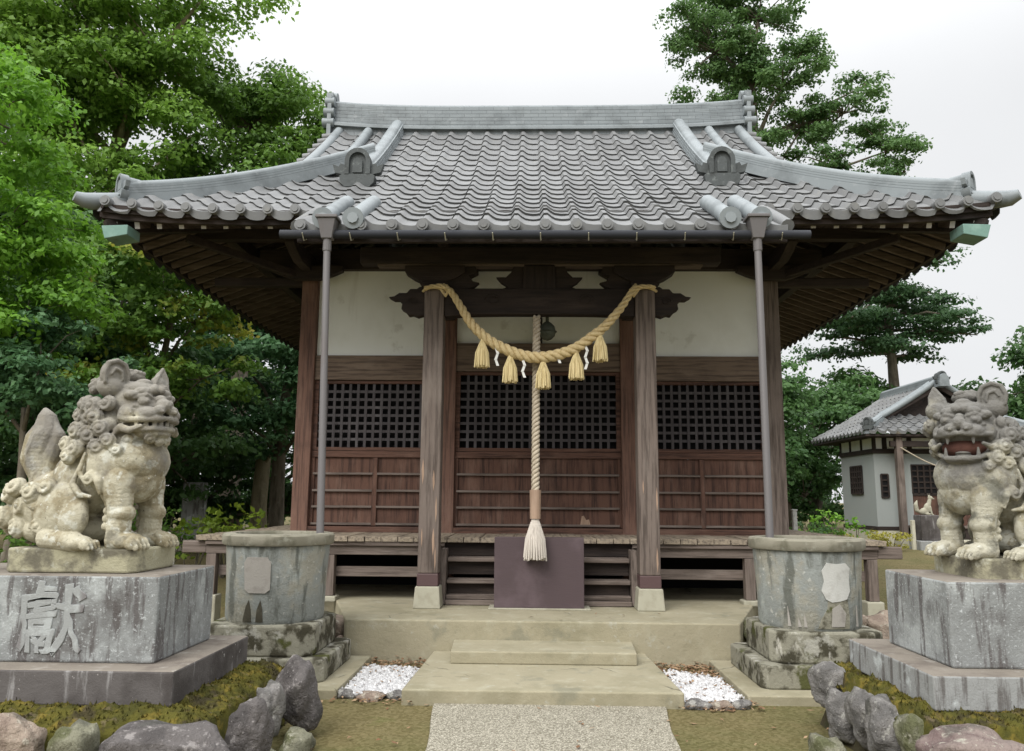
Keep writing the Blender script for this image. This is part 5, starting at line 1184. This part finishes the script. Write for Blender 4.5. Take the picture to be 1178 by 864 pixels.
shrub('shrub','dark green shrub at the left frame edge behind the lion pedestal',(-8.0,11,.05),[(-7.6,10.6,.6,1.2,.5,.6),(-6.2,10.9,.3,.5,.4,.3),(-5.6,11.8,.4,.5,.4,.3)],.10,G2,53,group=GS)
shrub('fern_shrub','bright green feathery shrub in front of the small shrine wall',(7.7,20.5,.5),[(7.6,20.5,1.05,.6,.4,.5),(8.1,20.4,.9,.45,.3,.35),(7.1,20.6,.9,.4,.3,.35)],.11,G1,54,group=GS)
shrub('clipped_shrub','low yellow mounded shrub in front of the small shrine',(8.6,19.0,.5),[(7.75,19.0,.72,.62,.5,.30),(8.35,18.95,.68,.5,.45,.26)],.06,G6,55,clump=.15,cnt=2.6,group=GS)
shrub('shrub','low green undergrowth beyond the right end of the veranda',(6.3,18.5,.5),[(6.2,18.5,.8,.5,.4,.35),(6.9,19.5,.8,.6,.4,.35)],.11,G3,56,group=GS)
shrub('hedge','long dark hedge closing the ground behind the grove on the left',(-9,24.5,.5),[(-16,23,1.2,2.4,.6,.9),(-12.5,24,1.2,2.4,.6,.9),(-9,24.5,1.2,2.4,.6,.9),(-5.5,24.8,1.2,2.4,.6,.9)],.17,G3,57,clump=.3,cnt=1.2)
shrub('hedge','long dark hedge closing the ground behind the small shrine',(11,29,.5),[(6.5,28,1.2,2.0,.6,.9),(9.8,28.6,1.2,2.2,.6,.9),(16,30,1.2,2.4,.6,.9),(20,29,1.2,2.4,.6,.9)],.17,G3,58,clump=.3,cnt=1.2)
# standing cut trunk and memorial stones under the left trees
q=MB(); q.tube([(-7.0,20.0,.3),(-7.02,20,1.5),(-6.98,20.05,2.7),(-7,20,2.75)],[.24,.2,.185,.16],14); q.tube([(-6.98,20,2.3),(-6.78,19.9,2.7)],[.06,.04],7)
q.build('cut_tree_trunk',BARKP,smooth=True,props=('pale bare cut trunk standing under the trees behind the left veranda','tree trunk'))
mt=thing('memorial_stone','upright grey memorial stone under the dark trees behind the beige lion','stone monument',(-7.55,17.5,.4)); B('stone_slab',-7.85,-7.35,17.4,17.6,.7,1.95,GRANR,mt,.03); B('stone_foot',-8.0,-7.2,17.2,17.8,.35,.7,FOOT,mt,.03)
mp=thing('marker_post','thin white marker post beside the right corner of the hall','post',(5.0,15.5,.4)); B('post_shaft',4.96,5.04,15.46,15.54,.35,1.45,WHITE,mp,.008); B('post_cap',4.95,5.05,15.45,15.55,1.45,1.48,WHITE,mp,.004)
print('leaves',tot)
